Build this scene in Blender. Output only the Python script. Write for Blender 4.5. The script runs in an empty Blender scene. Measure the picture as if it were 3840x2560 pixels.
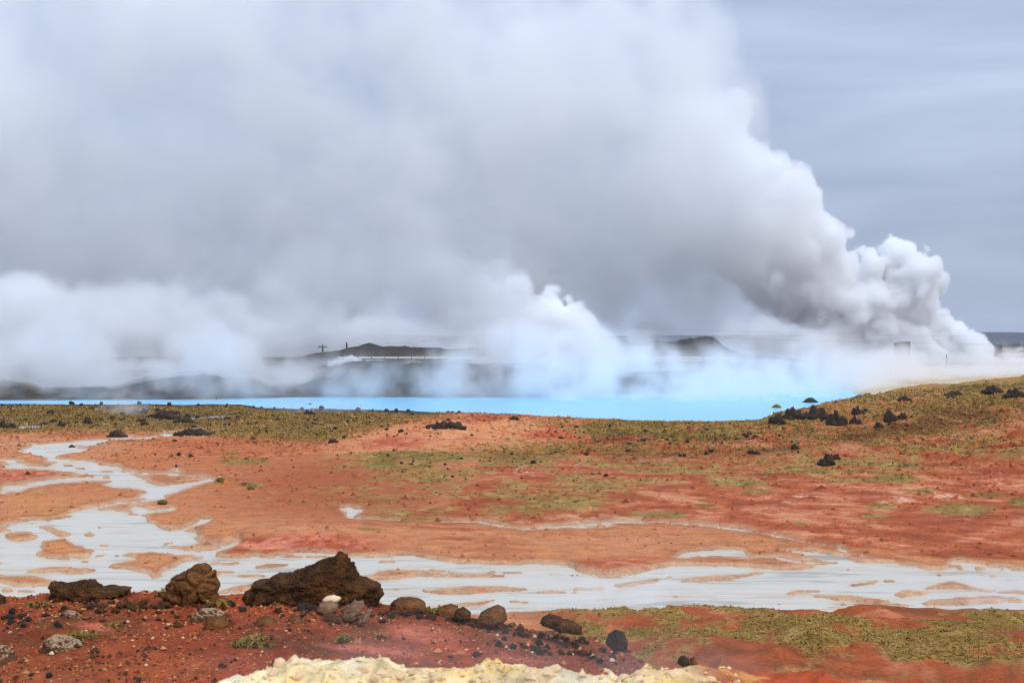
import bpy, math, random
import numpy as np
from mathutils import Vector

# ------------------------------------------------------------------ camera, sky, sun, exposure
SC = bpy.context.scene
COL = SC.collection
H = 12.0                 # camera height above the mud flats
FP = 3840 * 50 / 36.0    # focal length in photo pixels
HZ = 1300.0              # horizon row in the photo

cam_d = bpy.data.cameras.new('camera')
cam_d.lens = 50; cam_d.sensor_width = 36; cam_d.sensor_fit = 'HORIZONTAL'
cam_d.shift_y = (HZ - 1280) / 3840
cam_d.clip_start = 0.1; cam_d.clip_end = 30000
cam_d.dof.use_dof = True; cam_d.dof.focus_distance = 110; cam_d.dof.aperture_fstop = 4.0
cam = bpy.data.objects.new('camera', cam_d); COL.objects.link(cam)
cam.location = (0, 0, H); cam.rotation_euler = (math.radians(90), 0, 0)
SC.camera = cam

SUN_EL, SUN_AZ = math.radians(44), math.radians(138)   # azimuth clockwise from the view direction
w = bpy.data.worlds.new('World'); SC.world = w; w.use_nodes = True
nt = w.node_tree; nt.nodes.clear()
def wn(t, **k):
    n = nt.nodes.new(t)
    for a, b in k.items(): setattr(n, a, b)
    return n
wo = wn('ShaderNodeOutputWorld'); bg = wn('ShaderNodeBackground'); bg.inputs[1].default_value = 0.1
sky = wn('ShaderNodeTexSky'); sky.sky_type = 'NISHITA'; sky.sun_disc = False
sky.sun_elevation = SUN_EL; sky.sun_rotation = SUN_AZ
# a closed layer of stratus: cloud grey everywhere, only thinly mixed with the clear sky above it
tc = wn('ShaderNodeTexCoord'); mp = wn('ShaderNodeMapping'); mp.inputs['Scale'].default_value = (1.0, 1.0, 7.0)
n1 = wn('ShaderNodeTexNoise'); n1.inputs['Scale'].default_value = 2.6; n1.inputs['Detail'].default_value = 7; n1.inputs['Roughness'].default_value = 0.5
n1.inputs['Distortion'].default_value = 0.35
cr = wn('ShaderNodeValToRGB')
cr.color_ramp.elements[0].position = 0.36; cr.color_ramp.elements[0].color = (3.05, 3.75, 5.15, 1)
cr.color_ramp.elements[1].position = 0.66; cr.color_ramp.elements[1].color = (4.7, 5.5, 7.0, 1)
sx = wn('ShaderNodeSeparateXYZ')
zen = wn('ShaderNodeMapRange'); zen.inputs[1].default_value = 0.0; zen.inputs[2].default_value = 1.0
zen.inputs[3].default_value = 0.9; zen.inputs[4].default_value = 3.1   # overcast sky: zenith brighter than the horizon
vm = wn('ShaderNodeVectorMath', operation='SCALE')
mx = wn('ShaderNodeMix', data_type='RGBA'); mx.inputs[0].default_value = 0.88
L = nt.links.new
L(tc.outputs['Generated'], mp.inputs[0]); L(mp.outputs[0], n1.inputs['Vector']); L(n1.outputs[0], cr.inputs[0])
L(tc.outputs['Generated'], sx.inputs[0]); L(sx.outputs[2], zen.inputs[0])
L(cr.outputs[0], vm.inputs[0]); L(zen.outputs[0], vm.inputs['Scale'])
L(sky.outputs[0], mx.inputs[6]); L(vm.outputs[0], mx.inputs[7]); L(mx.outputs[2], bg.inputs[0]); L(bg.outputs[0], wo.inputs[0])

sun_d = bpy.data.lights.new('sun', 'SUN'); sun_d.energy = 1.5; sun_d.angle = math.radians(10); sun_d.color = (1.0, 0.95, 0.88)
sun = bpy.data.objects.new('sun', sun_d); COL.objects.link(sun)
sdir = Vector((math.sin(SUN_AZ) * math.cos(SUN_EL), math.cos(SUN_AZ) * math.cos(SUN_EL), math.sin(SUN_EL)))
sun.rotation_euler = sdir.to_track_quat('Z', 'Y').to_euler(); sun.location = sdir * 400

SC.view_settings.view_transform = 'Standard'; SC.view_settings.look = 'None'
SC.view_settings.exposure = 0.0; SC.view_settings.gamma = 1.0; SC.view_settings.use_curve_mapping = False
SC.render.engine = 'CYCLES'
cy = SC.cycles
cy.max_bounces = 24; cy.diffuse_bounces = 3; cy.glossy_bounces = 2; cy.transparent_max_bounces = 12; cy.volume_bounces = 22
cy.volume_step_rate = 3.0; cy.volume_max_steps = 160
cy.use_adaptive_sampling = True; cy.adaptive_threshold = 0.03
cy.use_denoising = True; cy.filter_width = 1.05
cy.sample_clamp_indirect = 10

# ------------------------------------------------------------------ small helpers
rng = np.random.default_rng(7)
random.seed(7)

def lin(r, g, b):
    f = lambda c: (c / 255 / 12.92) if c / 255 <= 0.04045 else ((c / 255 + 0.055) / 1.055) ** 2.4
    return np.array([f(r), f(g), f(b)])

_TAB = np.random.default_rng(11).uniform(-1, 1, 256 * 256).astype(np.float32)
def vn(x, y, s=0):                       # value noise, -1..1
    x = np.asarray(x, np.float64); y = np.asarray(y, np.float64)
    fx = np.floor(x); fy = np.floor(y)
    ix = (fx.astype(np.int32) + np.int32((s * 59) % 256)) & 255; iy = (fy.astype(np.int32) + np.int32((s * 101 + 7) % 256)) & 255
    tx = (x - fx).astype(np.float32); ty = (y - fy).astype(np.float32)
    tx = tx * tx * (3 - 2 * tx); ty = ty * ty * (3 - 2 * ty)
    ix1 = (ix + 1) & 255; r0 = iy << 8; r1 = ((iy + 1) & 255) << 8
    a = _TAB[r0 + ix]; a += (_TAB[r0 + ix1] - a) * tx
    b = _TAB[r1 + ix]; b += (_TAB[r1 + ix1] - b) * tx
    return a + (b - a) * ty

def fbm(x, y, s=0, o=4, g=0.5, lac=2.03):
    r = 0; a = 1.0; t = 0
    for i in range(o):
        r = r + a * vn(x + 17.3 * i, y - 9.1 * i, s + i * 31); t += a; a *= g; x = x * lac; y = y * lac
    return r / t

def sst(a, b, x):
    t = np.clip((x - a) / (b - a), 0, 1); return t * t * (3 - 2 * t)

def ip(x, pts):
    p = np.array(pts, float); return np.interp(x, p[:, 0], p[:, 1])

def gauss(x, c, s): return np.exp(-((x - c) / s) ** 2)

def tag(o, label=None, cat=None, group=None, kind=None):
    if label: o['label'] = label
    if cat: o['category'] = cat
    if group: o['group'] = group
    if kind: o['kind'] = kind
    return o

def mesh_np(name, V, F, col=None, smooth=True):
    """V (n,3), F (m,k) equal-size faces -> mesh datablock"""
    V = np.asarray(V, np.float32); F = np.asarray(F, np.int32)
    me = bpy.data.meshes.new(name); k = F.shape[1]
    me.vertices.add(len(V)); me.vertices.foreach_set('co', V.ravel())
    me.loops.add(F.size); me.loops.foreach_set('vertex_index', F.ravel())
    me.polygons.add(len(F)); me.polygons.foreach_set('loop_start', np.arange(0, F.size, k, dtype=np.int32))
    me.polygons.foreach_set('use_smooth', np.full(len(F), smooth))
    me.update(calc_edges=True)
    if col is not None:
        a = me.color_attributes.new('tint', 'FLOAT_COLOR', 'POINT')
        a.data.foreach_set('color', np.concatenate([col, np.ones((len(V), 1))], 1).astype(np.float32).ravel())
    return me

def link(name, me, mat=None, parent=None):
    o = bpy.data.objects.new(name, me); COL.objects.link(o)
    if mat is not None and me is not None and len(me.materials) == 0: me.materials.append(mat)
    if parent: o.parent = parent
    return o

def empty(name, loc=(0, 0, 0), rz=0):
    o = bpy.data.objects.new(name, None); COL.objects.link(o); o.location = loc; o.rotation_euler = (0, 0, rz); o.empty_display_size = 0.3
    return o

# ------------------------------------------------------------------ materials
def mat_new(name):
    m = bpy.data.materials.new(name); m.use_nodes = True; t = m.node_tree
    return m, t, t.nodes['Principled BSDF']

def tinted(name, rough=0.95, s1=2.0, s2=14.0, lo=0.75, hi=1.25, bump=0.3, bdist=0.1, spec=0.15, hue=0.0):
    """albedo from the mesh's own tint attribute, broken up by noise; fine relief as bump"""
    m, t, b = mat_new(name)
    at = t.nodes.new('ShaderNodeAttribute'); at.attribute_name = 'tint'
    ge = t.nodes.new('ShaderNodeNewGeometry')
    na = t.nodes.new('ShaderNodeTexNoise'); na.inputs['Scale'].default_value = s1; na.inputs['Detail'].default_value = 5; na.inputs['Roughness'].default_value = 0.65
    nb = t.nodes.new('ShaderNodeTexNoise'); nb.inputs['Scale'].default_value = s2; nb.inputs['Detail'].default_value = 4
    ad = t.nodes.new('ShaderNodeMath'); ad.operation = 'ADD'
    mr = t.nodes.new('ShaderNodeMapRange'); mr.inputs[1].default_value = 0.65; mr.inputs[2].default_value = 1.35; mr.inputs[3].default_value = lo; mr.inputs[4].default_value = hi
    vs = t.nodes.new('ShaderNodeVectorMath'); vs.operation = 'SCALE'
    bp = t.nodes.new('ShaderNodeBump'); bp.inputs['Strength'].default_value = bump; bp.inputs['Distance'].default_value = bdist
    l = t.links.new
    l(ge.outputs['Position'], na.inputs['Vector']); l(ge.outputs['Position'], nb.inputs['Vector'])
    l(na.outputs[0], ad.inputs[0]); l(nb.outputs[0], ad.inputs[1]); l(ad.outputs[0], mr.inputs[0])
    l(at.outputs['Color'], vs.inputs[0]); l(mr.outputs[0], vs.inputs['Scale']); l(vs.outputs[0], b.inputs['Base Color'])
    l(ad.outputs[0], bp.inputs['Height']); l(bp.outputs[0], b.inputs['Normal'])
    b.inputs['Roughness'].default_value = rough; b.inputs['Specular IOR Level'].default_value = spec
    return m

def rocky(name, c1, c2, s=3.0, c3=None, rough=0.95, bump=0.7, bdist=0.05, coord='Object', top=None):
    """two or three stone colours by noise; optional lichen/crust colour on upward faces"""
    m, t, b = mat_new(name)
    tcn = t.nodes.new('ShaderNodeTexCoord')
    na = t.nodes.new('ShaderNodeTexNoise'); na.inputs['Scale'].default_value = s; na.inputs['Detail'].default_value = 8; na.inputs['Roughness'].default_value = 0.7
    r = t.nodes.new('ShaderNodeValToRGB'); e = r.color_ramp.elements
    e[0].position = 0.36; e[0].color = (*c1, 1); e[1].position = 0.62; e[1].color = (*c2, 1)
    if c3 is not None:
        k = e.new(0.72); k.color = (*c3, 1)
    nb = t.nodes.new('ShaderNodeTexNoise'); nb.inputs['Scale'].default_value = s * 5; nb.inputs['Detail'].default_value = 5
    vo = t.nodes.new('ShaderNodeTexVoronoi'); vo.inputs['Scale'].default_value = s * 7
    ad = t.nodes.new('ShaderNodeMath'); ad.operation = 'MULTIPLY_ADD'; ad.inputs[1].default_value = 0.5
    bp = t.nodes.new('ShaderNodeBump'); bp.inputs['Strength'].default_value = bump; bp.inputs['Distance'].default_value = bdist
    l = t.links.new
    for n in (na, nb, vo): l(tcn.outputs[coord], n.inputs['Vector'])
    l(na.outputs[0], r.inputs[0]); l(vo.outputs[0], ad.inputs[0]); l(nb.outputs[0], ad.inputs[2])
    l(ad.outputs[0], bp.inputs['Height']); l(bp.outputs[0], b.inputs['Normal'])
    out = r.outputs[0]
    if top is not None:
        ge = t.nodes.new('ShaderNodeNewGeometry'); sp = t.nodes.new('ShaderNodeSeparateXYZ'); l(ge.outputs['Normal'], sp.inputs[0])
        ml = t.nodes.new('ShaderNodeMath'); ml.operation = 'MULTIPLY_ADD'; ml.inputs[1].default_value = 1.0
        l(sp.outputs[2], ml.inputs[0]); l(nb.outputs[0], ml.inputs[2])
        mr = t.nodes.new('ShaderNodeMapRange'); mr.inputs[1].default_value = 1.22; mr.inputs[2].default_value = 1.42; l(ml.outputs[0], mr.inputs[0])
        mxx = t.nodes.new('ShaderNodeMix'); mxx.data_type = 'RGBA'; l(mr.outputs[0], mxx.inputs[0]); l(out, mxx.inputs[6]); mxx.inputs[7].default_value = (*top, 1)
        out = mxx.outputs[2]
    l(out, b.inputs['Base Color'])
    b.inputs['Roughness'].default_value = rough; b.inputs['Specular IOR Level'].default_value = 0.2
    return m

def plain(name, c, rough=0.6, vary=0.15, s=4.0, metal=0.0):
    m, t, b = mat_new(name)
    tcn = t.nodes.new('ShaderNodeTexCoord'); na = t.nodes.new('ShaderNodeTexNoise'); na.inputs['Scale'].default_value = s; na.inputs['Detail'].default_value = 6
    mr = t.nodes.new('ShaderNodeMapRange'); mr.inputs[1].default_value = 0.3; mr.inputs[2].default_value = 0.7; mr.inputs[3].default_value = 1 - vary; mr.inputs[4].default_value = 1 + vary
    vs = t.nodes.new('ShaderNodeVectorMath'); vs.operation = 'SCALE'; vs.inputs[0].default_value = c
    t.links.new(tcn.outputs['Object'], na.inputs['Vector']); t.links.new(na.outputs[0], mr.inputs[0]); t.links.new(mr.outputs[0], vs.inputs['Scale']); t.links.new(vs.outputs[0], b.inputs['Base Color'])
    b.inputs['Roughness'].default_value = rough; b.inputs['Metallic'].default_value = metal
    return m

# ------------------------------------------------------------------ terrain heights (world metres)
# the near shore of the lagoon, its far shore: distance by photo column, u = X / Y
def U(px): return (px - 1920) / FP
LAKE_NEAR = [(U(-900), 292), (U(0), 293), (U(500), 292), (U(900), 290), (U(1000), 272), (U(1500), 262), (U(1900), 250), (U(2150), 236), (U(2400), 226), (U(2700), 222), (U(2850), 226), (U(2920), 250), (U(3060), 268), (U(3090), 276), (U(3130), 292), (U(3300), 320), (U(3600), 372), (U(3840), 405), (U(4600), 460)]
LAKE_FAR = [(U(-900), 326), (U(0), 327), (U(700), 331), (U(1000), 341), (U(1150), 347), (U(1900), 345), (U(2100), 352), (U(2500), 372), (U(2900), 420), (U(3050), 432), (U(3150), 402), (U(3250), 362), (U(3350), 348), (U(3500), 372), (U(3840), 420), (U(4600), 475)]

def terrain(X, Y, detail=True):
    X = np.asarray(X, float); Y = np.asarray(Y, float)
    d = np.maximum(Y, 0.5); u = X / d; px = u * FP + 1920
    near, far = ip(u, LAKE_NEAR), ip(u, LAKE_FAR)
    # flats
    z = 0.05 + 0.05 * (fbm(X / 14, Y / 14, 3, 3) + 0.7)
    # right-hand red hillside, rising to the right and away
    hr = ip(u + 0.012 * vn(X / 30, Y / 40, 5), [(-0.06, 0), (0.0, 0.35), (0.06, 0.8), (0.10, 1.15), (0.16, 1.6), (0.22, 1.8), (0.26, 2.4), (0.31, 3.4), (0.36, 4.3), (0.5, 6.4), (0.8, 9)]) * sst(84, 235, d)
    shore = sst(near + 4, near - 40, d)                    # falls back to the lagoon's edge
    hr = hr * (0.15 + 0.85 * shore)
    hr = hr * (1 - 0.8 * sst(0, 40, d - near))
    # low swells on the hillside
    m = sst(0.5, 3, hr)
    z = z + hr + m * 0.8 * fbm(X / 22, Y / 30, 11, 4) + sst(0.15, 1.2, hr) * (0.6 * fbm(X / 3.5 + Y * 0.1, Y / 5, 13, 3) + 0.28 * fbm(X / 1.1, Y / 1.8, 14, 2))
    # salmon dome in the middle and lesser mounds
    def dome(cx, cd, rx, rd, hh): return hh * np.exp(-((X - cx) / rx) ** 2 - ((d - cd) / rd) ** 2)
    z = z + dome(U(1780) * 190, 190, 16, 28, 1.9) + dome(U(1500) * 165, 165, 11, 20, 0.9)
    z = z + dome(U(1350) * 215, 215, 9, 9, 0.7) + dome(U(1760) * 228, 228, 7, 7, 0.8) + dome(U(640) * 165, 166, 4.5, 6, 0.7)
    z = z + dome(U(3150) * 150, 150, 4.5, 6, 0.9) + dome(U(1180) * 96, 92, 7.0, 5, 0.6) + dome(U(2280) * 77, 76, 2.6, 3, 0.30)
    # hummocky grass land left of the lagoon and its bank
    lf = sst(0.02, -0.12, u) * sst(185, 235, d)
    z = z + lf * (0.30 + 0.45 * fbm(X / 9, Y / 13, 21, 4)) * sst(6, 22, near - d)
    bank = gauss(d, near - 7, 8) * sst(0.10, -0.02, u)
    z = z + bank * (0.35 + 0.2 * fbm(X / 5, Y / 5, 23, 3))
    # lagoon bed
    inl = sst(-3, 3, d - near + 1.5 * vn(X / 6, Y / 6, 31)) * sst(3, -3, d - far + 2.5 * vn(X / 9, Y / 9, 32))
    z = z * (1 - inl) - 1.2 * inl
    # land behind the lagoon: mounds and lava ridges, then the plain and the blue hills
    bl = sst(0, 14, d - far)
    lump = fbm(X / 16, Y / 16, 41, 5, 0.6)
    mound = ip(px, [(-500, 3.2), (0, 2.8), (80, 2.4), (110, 2.2), (160, 1.2), (420, 1.5), (560, 3.0), (760, 4.0), (880, 3.3), (950, 3.4), (1010, 1.5), (1100, 1.6), (1140, 2.2), (1210, 3.7), (1240, 3.2), (1310, 6.3), (1350, 6.8), (1700, 6.9), (1800, 6.6), (2000, 6.0), (2300, 4.0), (2700, 4.5), (3000, 2.0), (3100, 0.4), (5000, 0.3)])
    rug = 1 - 2 * np.abs(fbm(X / 5, Y / 6, 43, 4, 0.6))
    z = z + bl * (mound * sst(0, 22, d - far) * (1 + 0.10 * lump) + (0.8 * lump + 0.75 * rug * sst(520, 380, d)) * np.minimum(mound, 3) / 3)
    plate = sst(380, 470, d) * (1 - sst(2900, 3150, px) * 0.85)
    z = z + plate * np.maximum(0, 7.0 - mound) * bl * 0.9
    ridge = ip(px, [(-500, 3), (600, 4), (1100, 4), (1240, 7.5), (1340, 9.3), (1385, 11.2), (1430, 9.7), (1520, 9.0), (1700, 8), (1900, 8.5), (2230, 10), (2265, 13.0), (2290, 14.0), (2340, 12.3), (2400, 11), (2560, 12.5), (2620, 14.0), (2650, 14.4), (2690, 13.2), (2720, 9), (2790, 5), (2900, 4), (4400, 4)])
    rb = gauss(d, 640, 70)
    z = z + rb * np.maximum(ridge - 4, 0) * (0.90 + 0.22 * fbm(X / 8, Y / 12, 51, 5, 0.6)) * (1 - 0.25 * sst(3000, 3200, px))
    z = z + sst(1200, 1500, d) * 0 + gauss(d, 1600, 300) * sst(2900, 3500, px) * 12.5 * (1 + 0.12 * fbm(X / 40, Y / 60, 53, 3))
    z = z + sst(2600, 4200, d) * (1 - sst(5200, 8200, d)) * (36 + 16 * sst(2800, 3700, px) + 9 * fbm(X / 500, Y / 700, 55, 4))
    # the slope we stand on: a ridge at 16 m, falling away behind it
    zc = 12 - (ip(X / 16 * FP + 1920, [(-2500, 2180), (-600, 2245), (0, 2242), (420, 2228), (900, 2226), (1300, 2248), (1500, 2278), (1700, 2308), (1900, 2340), (2200, 2395), (2350, 2440), (2500, 2520), (2700, 2600), (3200, 2760), (4200, 2950), (6000, 3000)]) - HZ) / FP * 16
    fall = np.where(Y > 16, 0.335 * (Y - 16) - 0.4 * sst(16, 19, Y) * 0, 0.0)
    hill = zc - fall + 0.05 * np.minimum(0, Y - 16) * 0
    hill = hill + (0.11 * fbm(X / 1.1, Y / 1.1, 61, 5) + 0.05 * np.maximum(0, fbm(X / 0.30, Y / 0.30, 63, 3)) + 0.03 * fbm(X / 0.12, Y / 0.12, 62, 3)) * sst(30, 18, Y)
    # foot of that slope at the right: hummocky grass down to the stream
    foot = sst(64, 50, d) * sst(0.05, 0.16, u) * 0.9
    hum = sst(69, 63, d + 2.5 * vn(X / 5, Y / 5, 66)) * sst(0.0, 0.06, u) * (0.22 + 0.30 * np.maximum(0, fbm(X / 2.2, Y / 2.6, 67, 3) + 0.15) * 2)
    z = z + foot + hum
    # crusted sulphur mound right below us
    zm = 12 - (ip(X / 9.5 * FP + 1920, [(-1500, 2900), (500, 2690), (840, 2570), (930, 2528), (1000, 2504), (1100, 2494), (1250, 2492), (1400, 2500), (1440, 2484), (1500, 2508), (1650, 2514), (1750, 2518), (1900, 2506), (2050, 2510), (2200, 2526), (2330, 2548), (2420, 2528), (2550, 2526), (2700, 2530), (3000, 2545), (3400, 2562), (3840, 2600), (5000, 2720)]) - HZ) / FP * 9.5
    prof = gauss(Y, 9.5, 1.5)
    base = 8.3 + 0.25 * np.minimum(0, 8 - Y)
    mm = base + (zm - base) * np.where(Y < 9.5, np.maximum(prof, 0.85), prof)
    def bil(x, y, s): return 1 - np.abs(vn(x, y, s))
    k9 = sst(14, 11, Y)
    mm = mm + k9 * (0.07 * (bil(X / 0.33, Y / 0.33, 71) ** 2 - 0.4) + 0.035 * (bil(X / 0.14, Y / 0.14, 72) - 0.6) + 0.014 * fbm(X / 0.06, Y / 0.06, 73, 3))
    mm = np.where(Y > 14, -50, mm)
    zz = np.maximum(z, hill); ym = mm > zz
    zz = np.maximum(zz, mm)
    if detail == 'parts': return zz, (hill > z), ym, hr, inl, bl, near, far, lf, bank, hum
    return zz

def project(X, Y, Z): return X / Y * FP + 1920, HZ - (Z - H) / Y * FP

# ------------------------------------------------------------------ outlines on the flats, in photo pixels
def Z4(*p): return np.array([(x * 0.5527, 1500 + y * 0.5527) for x, y in p])
def Z5(*p): return np.array([(1200 + x * 0.5952, 1500 + y * 0.5952) for x, y in p])
def Z6(*p): return np.array([(2500 + x * 0.5697, 1450 + y * 0.5697) for x, y in p])
def ZF(*p): return np.array([(x * 1.6327, y * 1.6327) for x, y in p])
MUD = [
    Z4((110,340),(190,322),(220,300),(330,290),(440,285),(560,270),(740,262),(745,274),(660,292),(580,310),(500,318),(615,325),(560,345),(480,355),(400,365),(360,390),(330,388),(280,370),(200,360)),
    Z4((0,445),(60,430),(150,438),(280,447),(370,430),(400,405),(500,403),(640,412),(700,432),(760,440),(835,455),(800,478),(870,487),(900,500),(960,525),(985,535),(960,550),(1040,570),(1110,573),(1200,560),(1300,545),(1400,520),(1460,522),(1440,535),(1360,555),(1240,585),(1160,605),(1110,632),(1100,642),(1050,662),(955,655),(965,640),(1010,620),(1000,600),(900,590),(770,582),(710,565),(760,545),(780,520),(720,515),(650,520),(560,495),(440,475),(300,462),(100,458),(0,452)),
    Z4((0,572),(100,565),(250,545),(430,522),(600,515),(760,520),(760,535),(600,535),(430,548),(250,575),(150,600),(0,627)),
    Z4((510,775),(560,745),(640,735),(740,738),(900,755),(1000,785),(1022,805),(990,822),(1060,840),(1150,860),(1220,845),(1300,830),(1360,798),(1425,800),(1400,822),(1300,838),(1230,852),(1260,862),(1350,870),(1365,892),(1320,905),(1345,930),(1400,940),(1500,960),(1560,955),(1605,922),(1655,930),(1640,942),(1580,972),(1540,992),(1480,1022),(1490,1057),(1600,1067),(1750,1052),(1900,1040),(2000,1022),(2100,1022),(2360,1030),(2360,1450),(-400,1450),(-400,905),(60,880),(100,868),(30,848),(150,825),(300,820),(450,800)),
    Z4((830,725),(900,708),(960,715),(1010,735),(1100,725),(1210,714),(1200,727),(1100,747),(1000,762),(900,778),(950,755),(850,745),(900,735)),
    Z4((1120,470),(1200,462),(1250,470),(1190,480)),
    np.concatenate([Z5((0,945),(120,955),(220,975),(400,975),(600,980),(700,995),(830,1012),(870,1022),(1000,1022),(1150,1032),(1300,1025),(1500,1025),(1600,1030),(1620,1050),(1750,1072),(1900,1065),(2050,1045),(2200,1030)),
        Z6((120,1165),(200,1165),(500,1172),(870,1182),(1000,1167),(1150,1152),(1300,1145),(1500,1150),(1650,1172),(1750,1192),(1880,1165),(1820,1140),(1920,1140),(2050,1150),(2200,1165),(2360,1185),(3600,1230)),
        ZF((3000,1392),(2352,1388),(2300,1390),(2200,1393),(2100,1390),(2000,1386),(1900,1387),(1800,1388),(1760,1384),(1650,1379),(1600,1383),(1440,1386),(1300,1392),(1180,1400),(1050,1410),(900,1420),(700,1420))]),
    Z6((0,1105),(120,1085),(250,1075),(400,1073),(505,1070),(530,1095),(560,1112),(700,1110),(760,1125),(860,1142),(1040,1148),(1040,1156),(850,1152),(740,1138),(690,1120),(560,1118),(480,1108),(420,1102),(300,1100),(150,1102)),
    Z6((700,1053),(870,1066),(960,1080),(1100,1098),(1200,1120),(1280,1148),(1180,1152),(1050,1130),(940,1110),(880,1080),(760,1064)),
    Z6((1135,1052),(1180,1058),(1215,1078),(1160,1070)), Z6((1255,1080),(1290,1088),(1318,1110),(1290,1106)),
]
ISLE = [
    Z4((20,905),(90,885),(200,880),(240,905),(220,930),(150,952),(80,945),(50,920)),
    Z4((280,945),(430,925),(500,945),(480,965),(600,985),(650,995),(590,1005),(612,1030),(580,1057),(450,1045),(470,1072),(330,1060),(240,1037),(240,1013),(300,990),(270,970)),
    Z4((850,1020),(1000,1020),(1300,1040),(1350,1055),(1340,1075),(1250,1097),(1100,1130),(1060,1162),(1100,1180),(1000,1200),(990,1160),(860,1132),(740,1125),(760,1105),(850,1082),(890,1070),(940,1052),(840,1040)),
    Z4((150,1157),(210,1120),(330,1113),(670,1135),(600,1160),(480,1172),(400,1157)), Z4((-300,1178),(0,1178),(250,1185),(400,1220),(350,1242),(100,1247),(-300,1240)),
    Z4((1140,987),(1250,965),(1370,940),(1480,965),(1500,977),(1440,1007),(1300,1012),(1200,1002)), Z4((230,850),(330,853),(450,883),(472,905),(380,922),(330,882)),
    Z4((440,425),(480,430),(540,432),(500,440),(440,436)), Z4((470,455),(560,450),(600,462),(520,466)), Z4((520,500),(600,492),(640,505),(560,518)),
    Z4((700,505),(760,508),(740,520),(690,515)), Z4((870,492),(1000,502),(1180,508),(1290,518),(1330,532),(1300,545),(1200,556),(1060,564),(980,548),(990,535),(930,510)),
    Z4((640,905),(600,900),(560,906),(580,917),(640,915)), Z4((580,880),(640,884),(620,892),(570,890)), Z4((650,845),(700,848),(690,857),(655,855)), Z4((830,945),(860,947),(850,956),(830,955)),
    Z4((1030,885),(1080,890),(1070,897),(1030,895)), Z4((1100,940),(1200,930),(1190,942),(1110,962)), Z4((660,1025),(730,1015),(740,1022),(680,1035)), Z4((540,1080),(630,1082),(620,1097),(540,1092)),
    Z4((1420,1150),(1560,1150),(1700,1150),(1640,1160),(1480,1172),(1400,1168)), Z4((1700,1132),(1800,1105),(1980,1092),(1950,1110),(1850,1135),(1750,1142)), Z4((1480,1095),(1600,1085),(1560,1105),(1480,1108)),
    Z4((1900,1048),(2060,1040),(2150,1045),(2000,1056)), Z4((1400,1100),(1470,1085),(1500,1095),(1420,1112)),
    Z4((0,1262),(90,1262),(80,1278),(0,1280)), Z4((110,1262),(260,1262),(280,1272),(130,1278)), Z4((1480,1270),(1700,1240),(1900,1205),(1990,1195),(1900,1225),(1700,1275),(1500,1300)),
    Z5((660,1182),(780,1165),(950,1153),(1200,1163),(1365,1178),(1250,1192),(1050,1197),(800,1200),(690,1192)), Z5((230,1095),(400,1075),(600,1068),(830,1080),(600,1097),(300,1117)),
    Z5((770,1282),(900,1258),(1115,1248),(1000,1277),(820,1292)), Z5((1820,1147),(2000,1108),(2170,1098),(2120,1132),(1950,1152),(1860,1168)), Z5((310,1014),(400,1005),(560,1007),(430,1018)),
    Z5((1160,1255),(1360,1252),(1300,1268),(1180,1266)), Z5((1380,1077),(1530,1076),(1500,1084),(1400,1083)), Z5((1600,1180),(1780,1172),(1750,1188),(1620,1188)),
    Z6((30,1275),(200,1235),(400,1228),(640,1198),(560,1222),(400,1257),(200,1274)), Z6((1140,1286),(1400,1268),(1350,1284),(1200,1292)), Z6((1150,1188),(1240,1184),(1200,1195)),
    Z6((1480,1355),(1600,1318),(1760,1325),(1700,1347),(1560,1368)), Z6((1680,1312),(1870,1272),(2000,1288),(2200,1332),(1900,1312)), Z6((960,1365),(1300,1368),(1480,1388),(1400,1402),(1100,1398)),
    Z6((780,1338),(900,1328),(1130,1330),(1000,1345),(850,1346)), Z6((1640,1398),(1900,1372),(2150,1362),(2352,1368),(2352,1392),(2000,1408),(1700,1412)), Z6((1870,1152),(1920,1160),(1945,1190),(1890,1175)), Z6((2010,1165),(2080,1168),(2110,1188),(2040,1190)),
    Z6((1970,1212),(2100,1220),(2200,1238),(2080,1232)), Z6((60,1395),(250,1392),(280,1404),(60,1410)),
]
STREAM = [  # polyline, width in metres from start to end
    (Z4((740,268),(860,262),(980,256),(1130,240),(1145,222),(1300,208),(1500,190),(1590,175),(1610,160),(1730,155)), 1.1, 0.25),
    (Z4((850,247),(910,238)), .6, .5), (Z4((1000,226),(1100,222)), .3, .3), (Z4((1680,172),(1760,170)), .3, .3), (Z4((1790,165),(1890,150)), .3, .2), (Z4((-100,305),(0,304),(240,297)), .7, .4), (Z4((340,385),(360,404),(440,406)), .8, .8),
    (Z4((870,487),(1000,496),(1180,502),(1320,515),(1440,525),(1630,508)), .55, .2), (Z4((1110,632),(1250,610)), .5, .2),
    (Z4((1100,660),(1000,678),(800,700),(700,720),(620,735),(540,760)), .5, .8), (Z4((520,785),(400,808),(200,825),(0,850)), .35, .5), (Z4((0,405),(120,406)), .5, .4), (Z4((50,410),(150,440)), .5, .5),
    (Z5((165,685),(230,695),(195,715),(185,740),(250,755),(520,765)), .55, .2), (Z5((520,765),(900,768),(1020,772)), .12, .15), (Z5((1020,772),(1100,785),(1150,795),(1280,816),(1500,797),(1700,780),(1880,768),(2100,768),(2352,780)), .35, .25),
    (Z5((1380,800),(1560,790),(1620,800),(1850,790)), .2, .2), (Z6((120,902),(250,910),(500,942),(700,975),(900,1020)), .35, .25), (Z6((0,897),(120,902)), .2, .2), (Z6((900,1020),(1140,1052)), .12, .12),
]
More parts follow.
